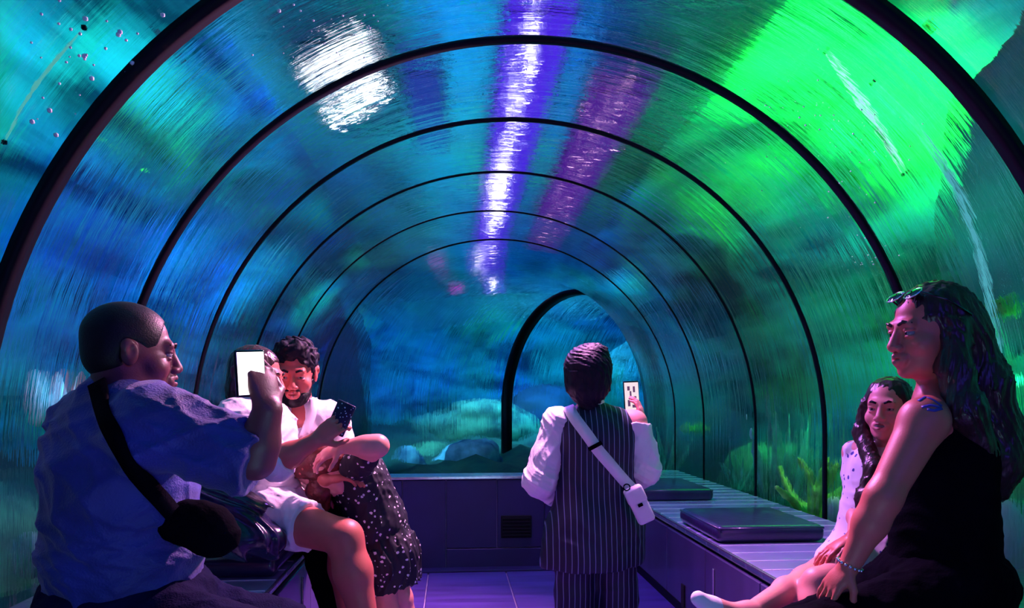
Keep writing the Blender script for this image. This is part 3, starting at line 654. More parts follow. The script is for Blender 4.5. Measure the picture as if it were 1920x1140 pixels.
class Head:
    def __init__(s, O, f, u=(0, 0, 1), hs=1.0):
        s.O = np.asarray(O, float); s.hs = hs; y = unit(f); x = unit(np.cross(y, unit(u))); z = np.cross(x, y); s.R = np.stack([x, y, z], 1)
    def w(s, x, y, z): return s.O+s.R @ (np.array([x, y, z])*s.hs)
    def ell(s, c, r, k=0.012): return P_ell(s.w(*c), np.array(r)*s.hs, k, s.R)
    def sub(s, c, r, k=0.008): return P_sub(s.w(*c), np.array(r)*s.hs, k, s.R)
    def con(s, a, b, ra, rb, k=0.01): return P_cone(s.w(*a), s.w(*b), ra*s.hs, rb*s.hs, k)
    def prims(s, smile=False, child=False):
        E, C = s.ell, s.con; jw = 0.9 if child else 1.0
        P = [E((0, -.018, .035), (.076, .097, .085)), E((0, .022, -.035), (.060*jw, .066, .080), .03), E((0, .042, -.082), (.044*jw, .040, .030), .025),
             E((0, .072, -.098), (.019, .017, .015), .02), C((-.036, .078, .022), (.036, .078, .022), .012, .012, .018),
             E((.042, .050, -.032), (.024, .026, .024), .02), E((-.042, .050, -.032), (.024, .026, .024), .02)]
        P += [s.sub((.031, .098, .000), (.019, .015, .013), .014), s.sub((-.031, .098, .000), (.019, .015, .013), .014)]
        for g in (-1, 1): P += [E((g*.031, .0765, .0075), (.0160, .0125, .0065), .004), E((g*.031, .0755, -.0085), (.0150, .0115, .0055), .004)]
        P += [C((0, .086, .012), (0, .104, -.031), .0075, .0130, .010), E((.013, .096, -.037), (.009, .011, .008), .006), E((-.013, .096, -.037), (.009, .011, .008), .006)]
        P += [E((0, .088, -.066), (.026, .012, .020), .012)]
        lw = .028 if smile else .022
        P += [C((-lw, .084, -.058), (0, .099, -.056), .0045, .0065, .006), C((lw, .084, -.058), (0, .099, -.056), .0045, .0065, .006),
              C((-lw, .084, -.066), (0, .098, -.071), .0045, .0075, .006), C((lw, .084, -.066), (0, .098, -.071), .0045, .0075, .006)]
        P += [s.sub((0, .106, -.0635), (lw, .014, .0022 if not smile else .007), .003)]
        for g in (-1, 1):
            P += [E((g*.078, -.012, -.004), (.008, .020, .032), .006), E((g*.086, -.018, .012), (.007, .016, .018), .006), s.sub((g*.090, -.008, 0), (.006, .009, .014), .006)]
        return P
    def features(s, parent, iris, brow, lip=None, smile=False, lids=True):
        for g in (-1, 1):
            b = bmesh.new(); bmesh.ops.create_uvsphere(b, u_segments=16, v_segments=12, radius=.0125*s.hs); b.transform(Matrix.Translation(s.w(g*.031, .0745, .000))); e = obj('eye', b, M['eyewhite'], parent)
            b = bmesh.new(); bmesh.ops.create_uvsphere(b, u_segments=10, v_segments=8, radius=.0060*s.hs); b.transform(Matrix.Translation(s.w(g*.031, .0822, .000))); obj('iris', b, iris, e)
            obj('eyebrow', tube_bm([s.w(g*.014, .093, .022), s.w(g*.030, .092, .029), s.w(g*.048, .078, .024)], [.004*s.hs, .005*s.hs, .002*s.hs], 8), brow, parent)
        if lip is not None:
            lw = .028 if smile else .022
            me = sdf_mesh([s.con((-lw, .0855, -.058), (0, .101, -.0565), .003, .0058, .004), s.con((lw, .0855, -.058), (0, .101, -.0565), .003, .0058, .004),
                           s.con((-lw, .0855, -.066), (0, .100, -.071), .003, .0068, .004), s.con((lw, .0855, -.066), (0, .100, -.071), .003, .0068, .004),
                           s.sub((0, .108, -.0635), (lw, .016, .0022 if not smile else .0065), .002)], .002*s.hs)
            obj('lips', me, lip, parent)
            if smile: obj('teeth', box_bm(s.w(0, .0915, -.0635), (0.034*s.hs, .008, .008*s.hs), Matrix(s.R.tolist())), M['eyewhite'], parent)
def hand(W, d, n, side, curl=0.5, sc=1.0, spread=0.12, thumb=0.6):
    """W wrist, d towards the fingers, n the way the palm faces, side +-1: which side the thumb leaves"""
    W = np.asarray(W, float); d = unit(d); n = unit(np.asarray(n)-d*np.dot(n, d)); l = np.cross(d, n)*side; P = []
    off = [.030, .010, -.010, -.028]; ln = [.95, 1.05, .98, .78]
    for i in range(4):
        b = W+(d*(.088-.004*abs(i-1))+l*off[i])*sc
        P.append(P_cone(W+(d*.012+l*off[i]*.55)*sc, b, .0150*sc, .0105*sc, .012*sc))
        q = b; a = 0.0; fd = d+l*spread*(1.5-i)*.5; r = .0092*sc
        for j, sl in enumerate((.042, .026, .020)):
            a += curl*(0.75 if j == 0 else 1.0); dd = unit(unit(fd)*math.cos(a)+n*math.sin(a)); e = q+dd*sl*ln[i]*sc
            P.append(P_cone(q, e, r, r*.9, .003)); q = e; r *= .9
    P.append(P_ell(W+(d*.05)*sc, np.array([.035, .035, .018])*sc, .01, np.stack([l, d, n], 1)))
    t0 = W+(d*.022+l*.024)*sc; t1 = t0+unit(d*.6+l*.8+n*thumb*.6)*.042*sc; t2 = t1+unit(d*.9+l*.25+n*thumb)*.032*sc; t3 = t2+unit(d*.9+n*thumb*1.2)*.024*sc
    P += [P_cone(t0, t1, .0150*sc, .0115*sc, .01), P_cone(t1, t2, .0108*sc, .0098*sc, .004), P_cone(t2, t3, .0098*sc, .0082*sc, .004)]
    return P
def torso(side, up, chest, belly, pelvis, g=1.0, cr=(.165, .115, .185), br=(.150, .120, .13), pr=(.165, .135, .12), e=0.0, k=0.06):
    x = unit(side); z = unit(up); y = np.cross(z, x); y = unit(y); z = np.cross(x, y); R = np.stack([x, y, z], 1)
    return [P_ell(chest, np.array(cr)*g+e, k, R), P_ell(belly, np.array(br)*g+e, k, R), P_ell(pelvis, np.array(pr)*g+e, k, R)]
def limb(a, b, c, ra, rb, rc, e=0.0, k=0.03, bulge=0.0):
    m = np.asarray(b)*0.65+np.asarray(c)*0.35
    return [P_cone(a, b, ra+e, rb+e, k), P_cone(b, m, rb+e, (rb+rc)/2+bulge+e, k), P_cone(m, c, (rb+rc)/2+bulge+e, rc+e, k)]
def mid(a, b, t): return np.asarray(a)*(1-t)+np.asarray(b)*t
def foot(an, f, sc=1.0, e=0.0):
    f = unit(f); up = np.array([0, 0, 1.0]); up = unit(up-f*np.dot(up, f)); a = np.asarray(an, float)
    heel = a-up*.05*sc-f*.02*sc; ball = a-up*.060*sc+f*.11*sc; toe = a-up*.064*sc+f*.17*sc
    return [P_cone(a, heel, .034*sc+e, .030*sc+e, .02), P_cone(heel, ball, .030*sc+e, .030*sc+e, .02), P_cone(ball, toe, .030*sc+e, .020*sc+e, .02), P_cone(a, ball, .034*sc+e, .026*sc+e, .03)]
def person(label, loc, group=None):
    return empty('person', loc, label, 'person')

M['eyewhite'] = mat('eye_white', (0.26, 0.24, 0.26), 0.2, noise=0.05)
M['iris'] = mat('dark_iris', (0.02, 0.01, 0.01), 0.1, noise=0.2)
M['skin_dark'] = mat('deep_brown_skin', (0.15, 0.040, 0.055), 0.46, noise=0.12, nscale=20, bump=0.06, bscale=220)
M['skin_tan'] = mat('tan_skin', (0.60, 0.15, 0.12), 0.45, noise=0.10, nscale=20, bump=0.05, bscale=220)
M['skin_fair'] = mat('fair_skin', (0.82, 0.33, 0.30), 0.45, noise=0.08, nscale=20, bump=0.05, bscale=220)
M['hair'] = mat('black_hair', (0.005, 0.005, 0.018), 0.6, spec=0.25, noise=0.4, nscale=40, bump=0.5, bscale=60, stretch=(1, 1, 0.15))
M['hair_short'] = mat('cropped_black_hair', (0.005, 0.003, 0.010), 0.5, spec=0.3, noise=0.3, nscale=60, bump=0.15, bscale=260)
M['hair_brown'] = mat('dark_brown_hair', (0.045, 0.015, 0.022), 0.30, noise=0.4, nscale=40, bump=0.5, bscale=60, stretch=(1, 1, 0.15))
M['denimshirt'] = mat('navy_cotton_shirt', (0.022, 0.034, 0.34), 0.62, noise=0.45, nscale=6, bump=0.3, bscale=180, sheen=0.2)
M['jeans'] = mat('dark_denim', (0.004, 0.005, 0.045), 0.85, spec=0.08, noise=0.3, nscale=10, bump=0.3, bscale=200)
M['white'] = mat('white_cotton', (0.86, 0.82, 0.88), 0.7, noise=0.06, nscale=12, bump=0.12, bscale=120)
M['blackcloth'] = mat('black_cotton', (0.0015, 0.0015, 0.006), 0.9, spec=0.03, noise=0.4, nscale=10, bump=0.2, bscale=160)
M['blackgloss'] = mat('black_glossy_nylon', (0.014, 0.012, 0.06), 0.24, noise=0.3, nscale=8, bump=0.5, bscale=14)
M['lip'] = mat('rose_lips', (0.42, 0.12, 0.13), 0.35, noise=0.1)
M['metal'] = mat('polished_metal', (0.8, 0.8, 0.82), 0.15, 1.0, noise=0.1)
M['screen'] = emis('lit_phone_screen', (1.0, 0.93, 1.0), 2.2)
M['glassblack'] = mat('black_glass', (0.005, 0.005, 0.01), 0.08, noise=0.2, coat=0.5)
# floral and pinstripe cloths, tattooed skin
def spots_mat(name, base, dot, scale, thr, stretch=(1, 1, 1), rough=0.7):
    m = mat(name, base, rough); nt = m.node_tree; b = nt.nodes['Principled BSDF']; tc = nt.nodes.new('ShaderNodeTexCoord')
    v = nt.nodes.new('ShaderNodeTexVoronoi'); v.inputs['Scale'].default_value = scale; mp = nt.nodes.new('ShaderNodeMapping'); mp.inputs['Scale'].default_value = stretch
    n = nt.nodes.new('ShaderNodeTexNoise'); n.inputs['Scale'].default_value = scale*1.7
    ad = nt.nodes.new('ShaderNodeMath'); ad.operation = 'MULTIPLY_ADD'; ad.inputs[1].default_value = 0.55
    r = nt.nodes.new('ShaderNodeValToRGB'); r.color_ramp.elements[0].position = thr; r.color_ramp.elements[0].color = (*dot, 1); r.color_ramp.elements[1].position = thr+0.03; r.color_ramp.elements[1].color = (*base, 1)
    nt.links.new(tc.outputs['Object'], mp.inputs[0]); nt.links.new(mp.outputs[0], v.inputs['Vector']); nt.links.new(mp.outputs[0], n.inputs['Vector'])
    nt.links.new(n.outputs[0], ad.inputs[0]); nt.links.new(v.outputs['Distance'], ad.inputs[2]); nt.links.new(ad.outputs[0], r.inputs[0]); nt.links.new(r.outputs[0], b.inputs['Base Color']); return m
M['floral'] = spots_mat('black_floral_cloth', (0.006, 0.006, 0.02), (0.80, 0.75, 0.85), 44, 0.48)
M['girlprint'] = spots_mat('white_cloth_with_blue_print', (0.85, 0.84, 0.92), (0.05, 0.05, 0.35), 28, 0.46)
M['casepattern'] = spots_mat('speckled_black_case', (0.01, 0.01, 0.05), (0.7, 0.75, 0.9), 90, 0.48, rough=0.3)
def pinstripe():
    m = mat('pinstripe_wool', (0.01, 0.01, 0.05), 0.6); nt = m.node_tree; b = nt.nodes['Principled BSDF']; tc = nt.nodes.new('ShaderNodeTexCoord')
    wv = nt.nodes.new('ShaderNodeTexWave'); wv.wave_type = 'BANDS'; wv.bands_direction = 'X'; wv.inputs['Scale'].default_value = 13; wv.inputs['Distortion'].default_value = 0.4; wv.inputs['Detail Scale'].default_value = 0.5
    r = nt.nodes.new('ShaderNodeValToRGB'); r.color_ramp.elements[0].position = 0.93; r.color_ramp.elements[0].color = (0.004, 0.005, 0.035, 1); r.color_ramp.elements[1].position = 0.99; r.color_ramp.elements[1].color = (0.20, 0.24, 0.42, 1)
    nt.links.new(tc.outputs['Object'], wv.inputs['Vector']); nt.links.new(wv.outputs['Fac'], r.inputs[0]); nt.links.new(r.outputs[0], b.inputs['Base Color']); return m
M['pinstripe'] = pinstripe()
H_ = 0.0055

# ---------------------------------------------------------------- the man in the blue shirt, front left
def man_left():
    d = 1.80; r = person('crop-haired man in a navy blue shirt seated far left, holding up a phone', J(215, 1265, 1.85))
    f = camdir(.86, .50, 0); side = camdir(.50, -.86, 0); up = np.array([0, 0, 1.0])
    pel = J(240, 1150, 1.85); bel = J(234, 1035, 1.83); che = J(228, 890, 1.80); nk = J(232, 745, 1.77)
    shR = J(292, 800, 1.64); shL = J(165, 800, 1.95); elR = J(478, 862, 1.62); wrR = J(502, 768, 1.60)
    elL = J(240, 1010, 2.08); wrL = J(345, 1115, 2.03)
    H = Head(J(250, 662, 1.76), camdir(.86, .50, -.06), hs=.94)
    hipR = pel+side*.09; hipL = pel-side*.09; knR = J(530, 1235, 1.66); knL = J(520, 1190, 2.0); anR = knR+np.array([0.05, .02, -.40]); anL = knL+np.array([0.02, .05, -.42])
    # skin, one surface
    P = torso(side, che-pel, che, bel, pel, 1.10)+[P_cone(nk-up*.06, H.w(0, -.025, -.05), .068, .062, .03), P_cone(nk-up*.05, shR, .07, .07, .05), P_cone(nk-up*.05, shL, .07, .07, .05)]
    P += limb(shR, elR, wrR, .062, .041, .031, k=.018, bulge=.006)+limb(shL, elL, wrL, .062, .046, .031, bulge=.008)
    P += limb(hipR, knR, anR, .092, .062, .042, bulge=.012)+limb(hipL, knL, anL, .092, .062, .042, bulge=.012)
    P += H.prims()
    hd = camdir(-.25, .1, 1.0); P += hand(wrR, hd, camdir(-.8, .5, 0), -1, 0.95, 1.0)
    P += hand(wrL, camdir(.8, .1, -.4), camdir(0, 0, -1), 1, 0.35, 1.0)
    P += foot(anR, f)+foot(anL, f)
    obj('body', sdf_mesh(P, .0055, fine=(H.O, .14)), M['skin_dark'], r)
    H.features(r, M['iris'], M['hair_short'], None)
    hr = [H.ell((0, -.020, .040), (.0815, .1015, .0865)), H.ell((0, -.045, -.01), (.074, .070, .065), .02), P_cut(H.w(0, .058, .055), H.R @ np.array([0, 1, -.25])), P_cut(H.w(0, 0, -.045), H.R @ np.array([0, .25, -1])),
          H.sub((.088, .0, -.012), (.03, .035, .04), .008), H.sub((-.088, .0, -.012), (.03, .035, .04), .008)]
    obj('hair', sdf_mesh(hr, .004), M['hair_short'], r)
    sm = mid(shR, elR, 1.04)
    T = torso(side, che-pel, che, bel, pel, 1.10, cr=(.18, .155, .20), br=(.17, .165, .17), pr=(.175, .16, .10), e=.008)+[P_cone(nk-up*.045, shR, .088, .088, .06), P_cone(nk-up*.045, shL, .085, .085, .06), P_cone(shR, sm, .093, .082, .05), P_cone(shL, mid(shL, elL, .8), .09, .075, .05),
         P_cone(nk-up*.03, nk+up*.012, .085, .078, .02), P_cut(sm, sm-shR, .006), P_cut(pel-up*.03, (0, 0, -1), .01)]
    sh = obj('shirt', sdf_mesh(T, .006, wrinkle(.017, 15, 3, [(.3, 0, 1), (1, .2, .6), (.6, 0, -1)])), M['denimshirt'], r)
    obj('shirt_collar', sdf_mesh([P_cone(nk-up*.005, nk+up*.022+f*.004, .080, .074, .01)], .005, wrinkle(.002, 30, 5)), M['denimshirt'], r)
    T = torso(side, up, pel+up*.06, pel+up*.02, pel, 1.1, cr=(.17, .16, .06), br=(.18, .165, .08), pr=(.185, .165, .12), e=.008)+limb(hipR, knR, anR, .105, .080, .062, e=.010)+limb(hipL, knL, anL, .105, .080, .062, e=.010)+[P_cut(anR+up*.04, (0, 0, -1))]
    obj('jeans', sdf_mesh(T, .007, wrinkle(.008, 26, 8)), M['jeans'], r)
    for an in (anR, anL): obj('shoe', sdf_mesh(foot(an, f, 1.08, .004)+[P_cut(an+up*.0, (0, 0, 1))], .006), M['blackcloth'], r)
    # phone in the raised hand
    q = wrR+hd*.095+camdir(-1, 0, 0)*.030
    ph = empty('phone', q, 'phone with a glaring white screen in the raised hand of the man at left', 'phone')
    Rm = frame(camdir(.72, .69, 0), camdir(.0, 0, 1)); Rm2 = Rm @ Matrix.Rotation(0.06, 3, 'Z')
    c = Vector(J(469, 700, 1.585)); obj('case', box_bm(c, (.066, .100, .010), Rm2, .004), M['glassblack'], ph)
    nrm = Rm2 @ Vector((0, 0, 1)); nrm = nrm if nrm.dot(Vector(CAM)-c) > 0 else -nrm
    obj('screen', box_bm(c+nrm*.006, (.059, .090, .002), Rm2, .0008), M['screen'], ph, False)
    # sling bag
    tr = [bvh(sh)]
    bg = empty('sling_bag', J(345, 985, 1.6), 'black sling bag worn across the back of the man in the blue shirt', 'bag')
    strap([(186, 722), (205, 790), (245, 865), (290, 925), (322, 965)], tr, .040, .003, M['blackcloth'], 'strap', bg, .010)
    bc = surf(340, 980, tr, .03)[0]; bc = np.array(bc)
    obj('pouch', sdf_mesh([P_ell(bc, (.085, .05, .055), .03), P_ell(bc+RIGHT*.05-UP*.03, (.06, .05, .05), .03)], .006, wrinkle(.006, 30, 2)), M['blackcloth'], bg)
    return r
man_left()

# ---------------------------------------------------------------- mother, front right
def woman_right():
    r = person('long-haired woman in a black sleeveless top seated at the right, seen in profile', J(1775, 1140, 2.15))
    up = np.array([0, 0, 1.0]); f = camdir(-.97, .10, 0); side = camdir(.10, .97, 0)   # side = her right, away from us
    pel = J(1772, 1090, 2.16); bel = J(1768, 990, 2.16); che = J(1768, 870, 2.16); nk = J(1760, 735, 2.15)
    shL = J(1732, 790, 2.02); shR = J(1772, 800, 2.34); elL = J(1655, 935, 1.97); wrL = J(1592, 1062, 2.0); elR = J(1660, 950, 2.45); wrR = J(1600, 1010, 2.45)
    H = Head(J(1742, 622, 2.15), camdir(-.985, -.12, -.08), hs=1.12)
    hipL = pel-side*.09; hipR = pel+side*.09; knL = J(1490, 1205, 1.98); knR = J(1500, 1190, 2.22); anL = knL+np.array([-.08, 0, -.40]); anR = knR+np.array([-.03, .02, -.42])
    P = torso(side, che-pel, che, bel, pel, .95)+[P_cone(nk-up*.05, H.w(0, -.02, -.05), .054, .052, .03), P_cone(nk-up*.04, shL, .05, .058, .05), P_cone(nk-up*.04, shR, .05, .055, .05)]
    P += limb(shL, elL, wrL, .060, .043, .027, bulge=.006)+limb(shR, elR, wrR, .055, .040, .027, bulge=.006)
    P += limb(hipL, knL, anL, .09, .058, .04, bulge=.012)+limb(hipR, knR, anR, .09, .058, .04, bulge=.012)+H.prims()
    P += hand(wrL, camdir(-.55, .15, -.75), camdir(.5, .3, -.5), 1, .35, .9)+hand(wrR, camdir(-.8, 0, -.4), camdir(0, 0, -1), -1, .3, .9)+foot(anL, f, .9)+foot(anR, f, .9)
    bo = obj('body', sdf_mesh(P, .0055, fine=(H.O, .14)), M['skin_tan'], r); H.features(r, M['iris'], M['hair_brown'], M['lip'])
    T = torso(side, che-pel, che, bel, pel, .95, cr=(.158, .135, .19), br=(.155, .14, .15), pr=(.17, .16, .13), e=.012)+[P_cone(nk-up*.05+side*.05, shR, .055, .062, .04), P_cone(nk-up*.06-side*.05, nk-up*.075-side*.085, .050, .04, .03), P_sub(shL+camdir(-.02, -.03, .02)*.05, (.098, .098, .098), .02), P_cut(pel-up*.06, (0, 0, -1))]
    tp = obj('sleeveless_top', sdf_mesh(T, .006, wrinkle(.007, 18, 13, [(.5, 0, 1), (1, 0, .5)])), M['blackcloth'], r)
    T = torso(side, up, pel+up*.04, pel, pel-up*.02, .95, cr=(.17, .15, .07), br=(.18, .165, .09), pr=(.18, .165, .11), e=.008)+limb(hipL, knL, anL, .10, .074, .05, e=.008)+limb(hipR, knR, anR, .10, .074, .05, e=.008)+[P_cut(anL+up*.04, (0, 0, -1))]
    obj('trousers', sdf_mesh(T, .007, wrinkle(.007, 24, 14)), M['blackcloth'], r)
    for an in (anR, anL): obj('shoe', sdf_mesh(foot(an, f, .96, .004)+[P_cut(an, (0, 0, 1))], .006), M['blackcloth'], r)
    b = H.w(0, -.06, .04)
    hr = [H.ell((0, -.026, .042), (.086, .100, .088), .02), H.ell((0, -.075, -.02), (.078, .060, .10), .03), P_cut(H.w(0, .058, .03), H.R @ np.array([0, 1, -.30])), ]
    for sx in (-1, 1): hr.append(H.sub((sx*.088, .055, -.06), (.045, .055, .08), .01))
    hr += chain([H.w(-.02, -.085, .0), J(1835, 720, 2.14), J(1850, 800, 2.15), J(1862, 865, 2.13), J(1870, 918, 2.12)], [.060, .078, .082, .075, .035], .04)
    hr += chain([H.w(-.07, -.02, .0), J(1790, 690, 2.06), J(1812, 770, 2.03), J(1845, 850, 2.05)], [.035, .042, .050, .035], .03)
    hr += chain([H.w(.07, -.02, .0), J(1800, 700, 2.26), J(1830, 780, 2.26), J(1850, 850, 2.24)], [.035, .042, .050, .035], .03)
    obj('hair', sdf_mesh(hr, .005, wrinkle(.008, 62, 21, [(1, 0, .08), (0, 1, .05), (1, 1, 0)])), M['hair_brown'], r)
    # tattoo as raised pigment on the shoulder
    tr = [bvh(bo)]; bm = bmesh.new()
    for line in ([(1722, 752), (1735, 744), (1750, 750), (1766, 762)], [(1728, 764), (1745, 760), (1764, 764)], [(1738, 768), (1752, 770), (1766, 766)]):
        pp = [surf(a, b_, tr, .0012) for a, b_ in densify(line, 3)]
        ribbon([p for p, _ in pp], [n for _, n in pp], .008, .0006, bm)
    obj('tattoo', bm, mat('blue_tattoo_ink', (0.06, 0.05, 0.45), 0.5, noise=0.3), r)
    gl = empty('sunglasses', H.w(0, .03, .12), 'sunglasses pushed up on the head of the woman in black', 'sunglasses')
    for sx in (-1, 1):
        c = H.w(sx*.035, .062, .098); Rm = Matrix(H.R.tolist()) @ Matrix.Rotation(math.radians(55), 3, 'X')
        bm = bmesh.new(); bmesh.ops.create_uvsphere(bm, u_segments=16, v_segments=10, radius=1); bm.transform(Matrix.Translation(c) @ Rm.to_4x4() @ Matrix.Diagonal((.028, .006, .021, 1))); obj('lens', bm, M['glassblack'], gl)
        obj('rim', tube_bm([Vector(c)+Rm @ Vector((.030*math.cos(t), 0, .023*math.sin(t))) for t in [k*PI/10 for k in range(21)]], .0025, 6), M['metal'], gl)
        obj('temple', tube_bm([H.w(sx*.064, .060, .098), H.w(sx*.090, .01, .072), H.w(sx*.092, -.05, .03)], .003, 6), M['glassblack'], gl)
    obj('bridge', tube_bm([H.w(-.01, .066, .103), H.w(.01, .066, .103)], .003, 6), M['metal'], gl)
    for sx in (-1,):
        e = empty('earring', H.w(sx*.088, -.01, -.045), 'glinting drop earring worn by the woman in black', 'earring')
        obj('hoop', tube_bm([Vector(H.w(sx*.089, -.008+.014*math.cos(t), -.052+.016*math.sin(t))) for t in [k*PI/8 for k in range(17)]], .0022, 6), M['metal'], e)
    bc = empty('bracelet', wrL, 'pale chain bracelet on the near wrist of the woman in black', 'bracelet')
    dd = unit(wrL-elL); a = unit(np.cross(dd, (0, 0, 1))); b2 = np.cross(dd, a)
    for k in range(16):
        t = 2*PI*k/16; bm = bmesh.new(); bmesh.ops.create_icosphere(bm, subdivisions=1, radius=.0055); bm.transform(Matrix.Translation(wrL-dd*.005+(a*math.cos(t)+b2*math.sin(t))*.032)); obj('bead', bm, M['metal'], bc)
woman_right()

# ---------------------------------------------------------------- girl beside her
def girl_right():
    r = person('smiling long-haired girl in blue-print dress seated left of the woman in black', J(1640, 1060, 2.6))
    up = np.array([0, 0, 1.0]); f = camdir(-.80, -.45, 0); side = camdir(-.45, .80, 0)
    pel = J(1640, 1030, 2.62); bel = J(1645, 975, 2.62); che = J(1652, 905, 2.62); nk = J(1662, 835, 2.6)
    H = Head(J(1664, 768, 2.58), camdir(-.66, -.72, .03), hs=.90)
    shR = che+side*.0+unit(np.cross(f, up))*.105+up*.10; shL = che-unit(np.cross(f, up))*.105+up*.10; sd = unit(np.cross(f, up))
    elR = shR+np.array([-.02, -.05, -.19]); wrR = J(1600, 1012, 2.45); elL = shL+np.array([.02, .02, -.20]); wrL = J(1625, 1020, 2.66)
    h1 = pel+sd*.06; h2 = pel-sd*.06
    k1 = J(1510, 1088, 2.52); a1 = J(1402, 1150, 2.26); k2 = J(1532, 1092, 2.38); a2 = J(1520, 1210, 2.30)
    P = torso(sd, che-pel, che, bel, pel, .72)+[P_cone(nk-up*.03, H.w(0, -.02, -.05), .036, .036, .02), P_cone(nk-up*.03, shR, .03, .036, .03), P_cone(nk-up*.03, shL, .03, .036, .03)]
    P += limb(shR, elR, wrR, .036, .028, .020)+limb(shL, elL, wrL, .036, .028, .020)+limb(h1, k1, a1, .060, .042, .028, bulge=.006)+limb(h2, k2, a2, .060, .042, .028, bulge=.006)+H.prims(True, True)
    P += hand(wrR, camdir(-.8, -.2, -.4), camdir(0, 0, -1), 1, .4, .72)+hand(wrL, camdir(-.8, -.2, -.4), camdir(0, 0, -1), -1, .4, .72)
    P += foot(a1, camdir(-.55, -.1, .45), .85)+foot(a2, camdir(-.8, -.3, -.1), .85)
    obj('body', sdf_mesh(P, .0055, fine=(H.O, .14)), M['skin_fair'], r); H.features(r, M['iris'], M['hair'], M['lip'], True)
    T = torso(sd, che-pel, che, bel, pel, .72, cr=(.17, .13, .19), br=(.17, .14, .14), pr=(.19, .16, .13), e=.010)+[P_cone(h1, mid(h1, k1, .45), .075, .070, .04), P_cone(h2, mid(h2, k2, .45), .075, .070, .04), P_cone(shR, mid(shR, elR, .4), .045, .045, .02), P_cone(shL, mid(shL, elL, .4), .045, .045, .02)]
    obj('dress', sdf_mesh(T, .006, wrinkle(.007, 30, 31)), M['girlprint'], r)
    for a_, df in ((a1, camdir(-.55, -.1, .45)), (a2, camdir(-.8, -.3, -.1))):
        obj('shoe', sdf_mesh(foot(a_, df, .92, .005)[1:3]+([] if a_ is a1 else [P_cut(a_, up)]), .005), M['white'], r)
    hr = [H.ell((0, -.026, .042), (.086, .100, .088), .02), H.ell((0, -.065, -.03), (.080, .050, .09), .03), P_cut(H.w(0, .066, .04), H.R @ np.array([0, 1, -.45])), H.sub((0, .10, -.05), (.07, .07, .09), .01)]
    hr += chain([H.w(.075, .02, .02), H.w(.088, .02, -.09), J(1640, 880, 2.50), J(1622, 935, 2.48), J(1612, 968, 2.47)], [.020, .028, .032, .030, .014], .02)
    hr += chain([H.w(-.075, .0, .02), H.w(-.088, -.01, -.09), H.w(-.09, .0, -.22), H.w(-.09, .02, -.32)], [.020, .028, .032, .014], .02)
    hr += chain([H.w(0, -.08, 0), H.w(0, -.09, -.12), H.w(0, -.10, -.26)], [.06, .06, .03], .03)
    obj('hair', sdf_mesh(hr, .005, wrinkle(.006, 75, 22, [(1, 0, .08), (0, 1, .05), (1, 1, 0)])), M['hair_brown'], r)
girl_right()

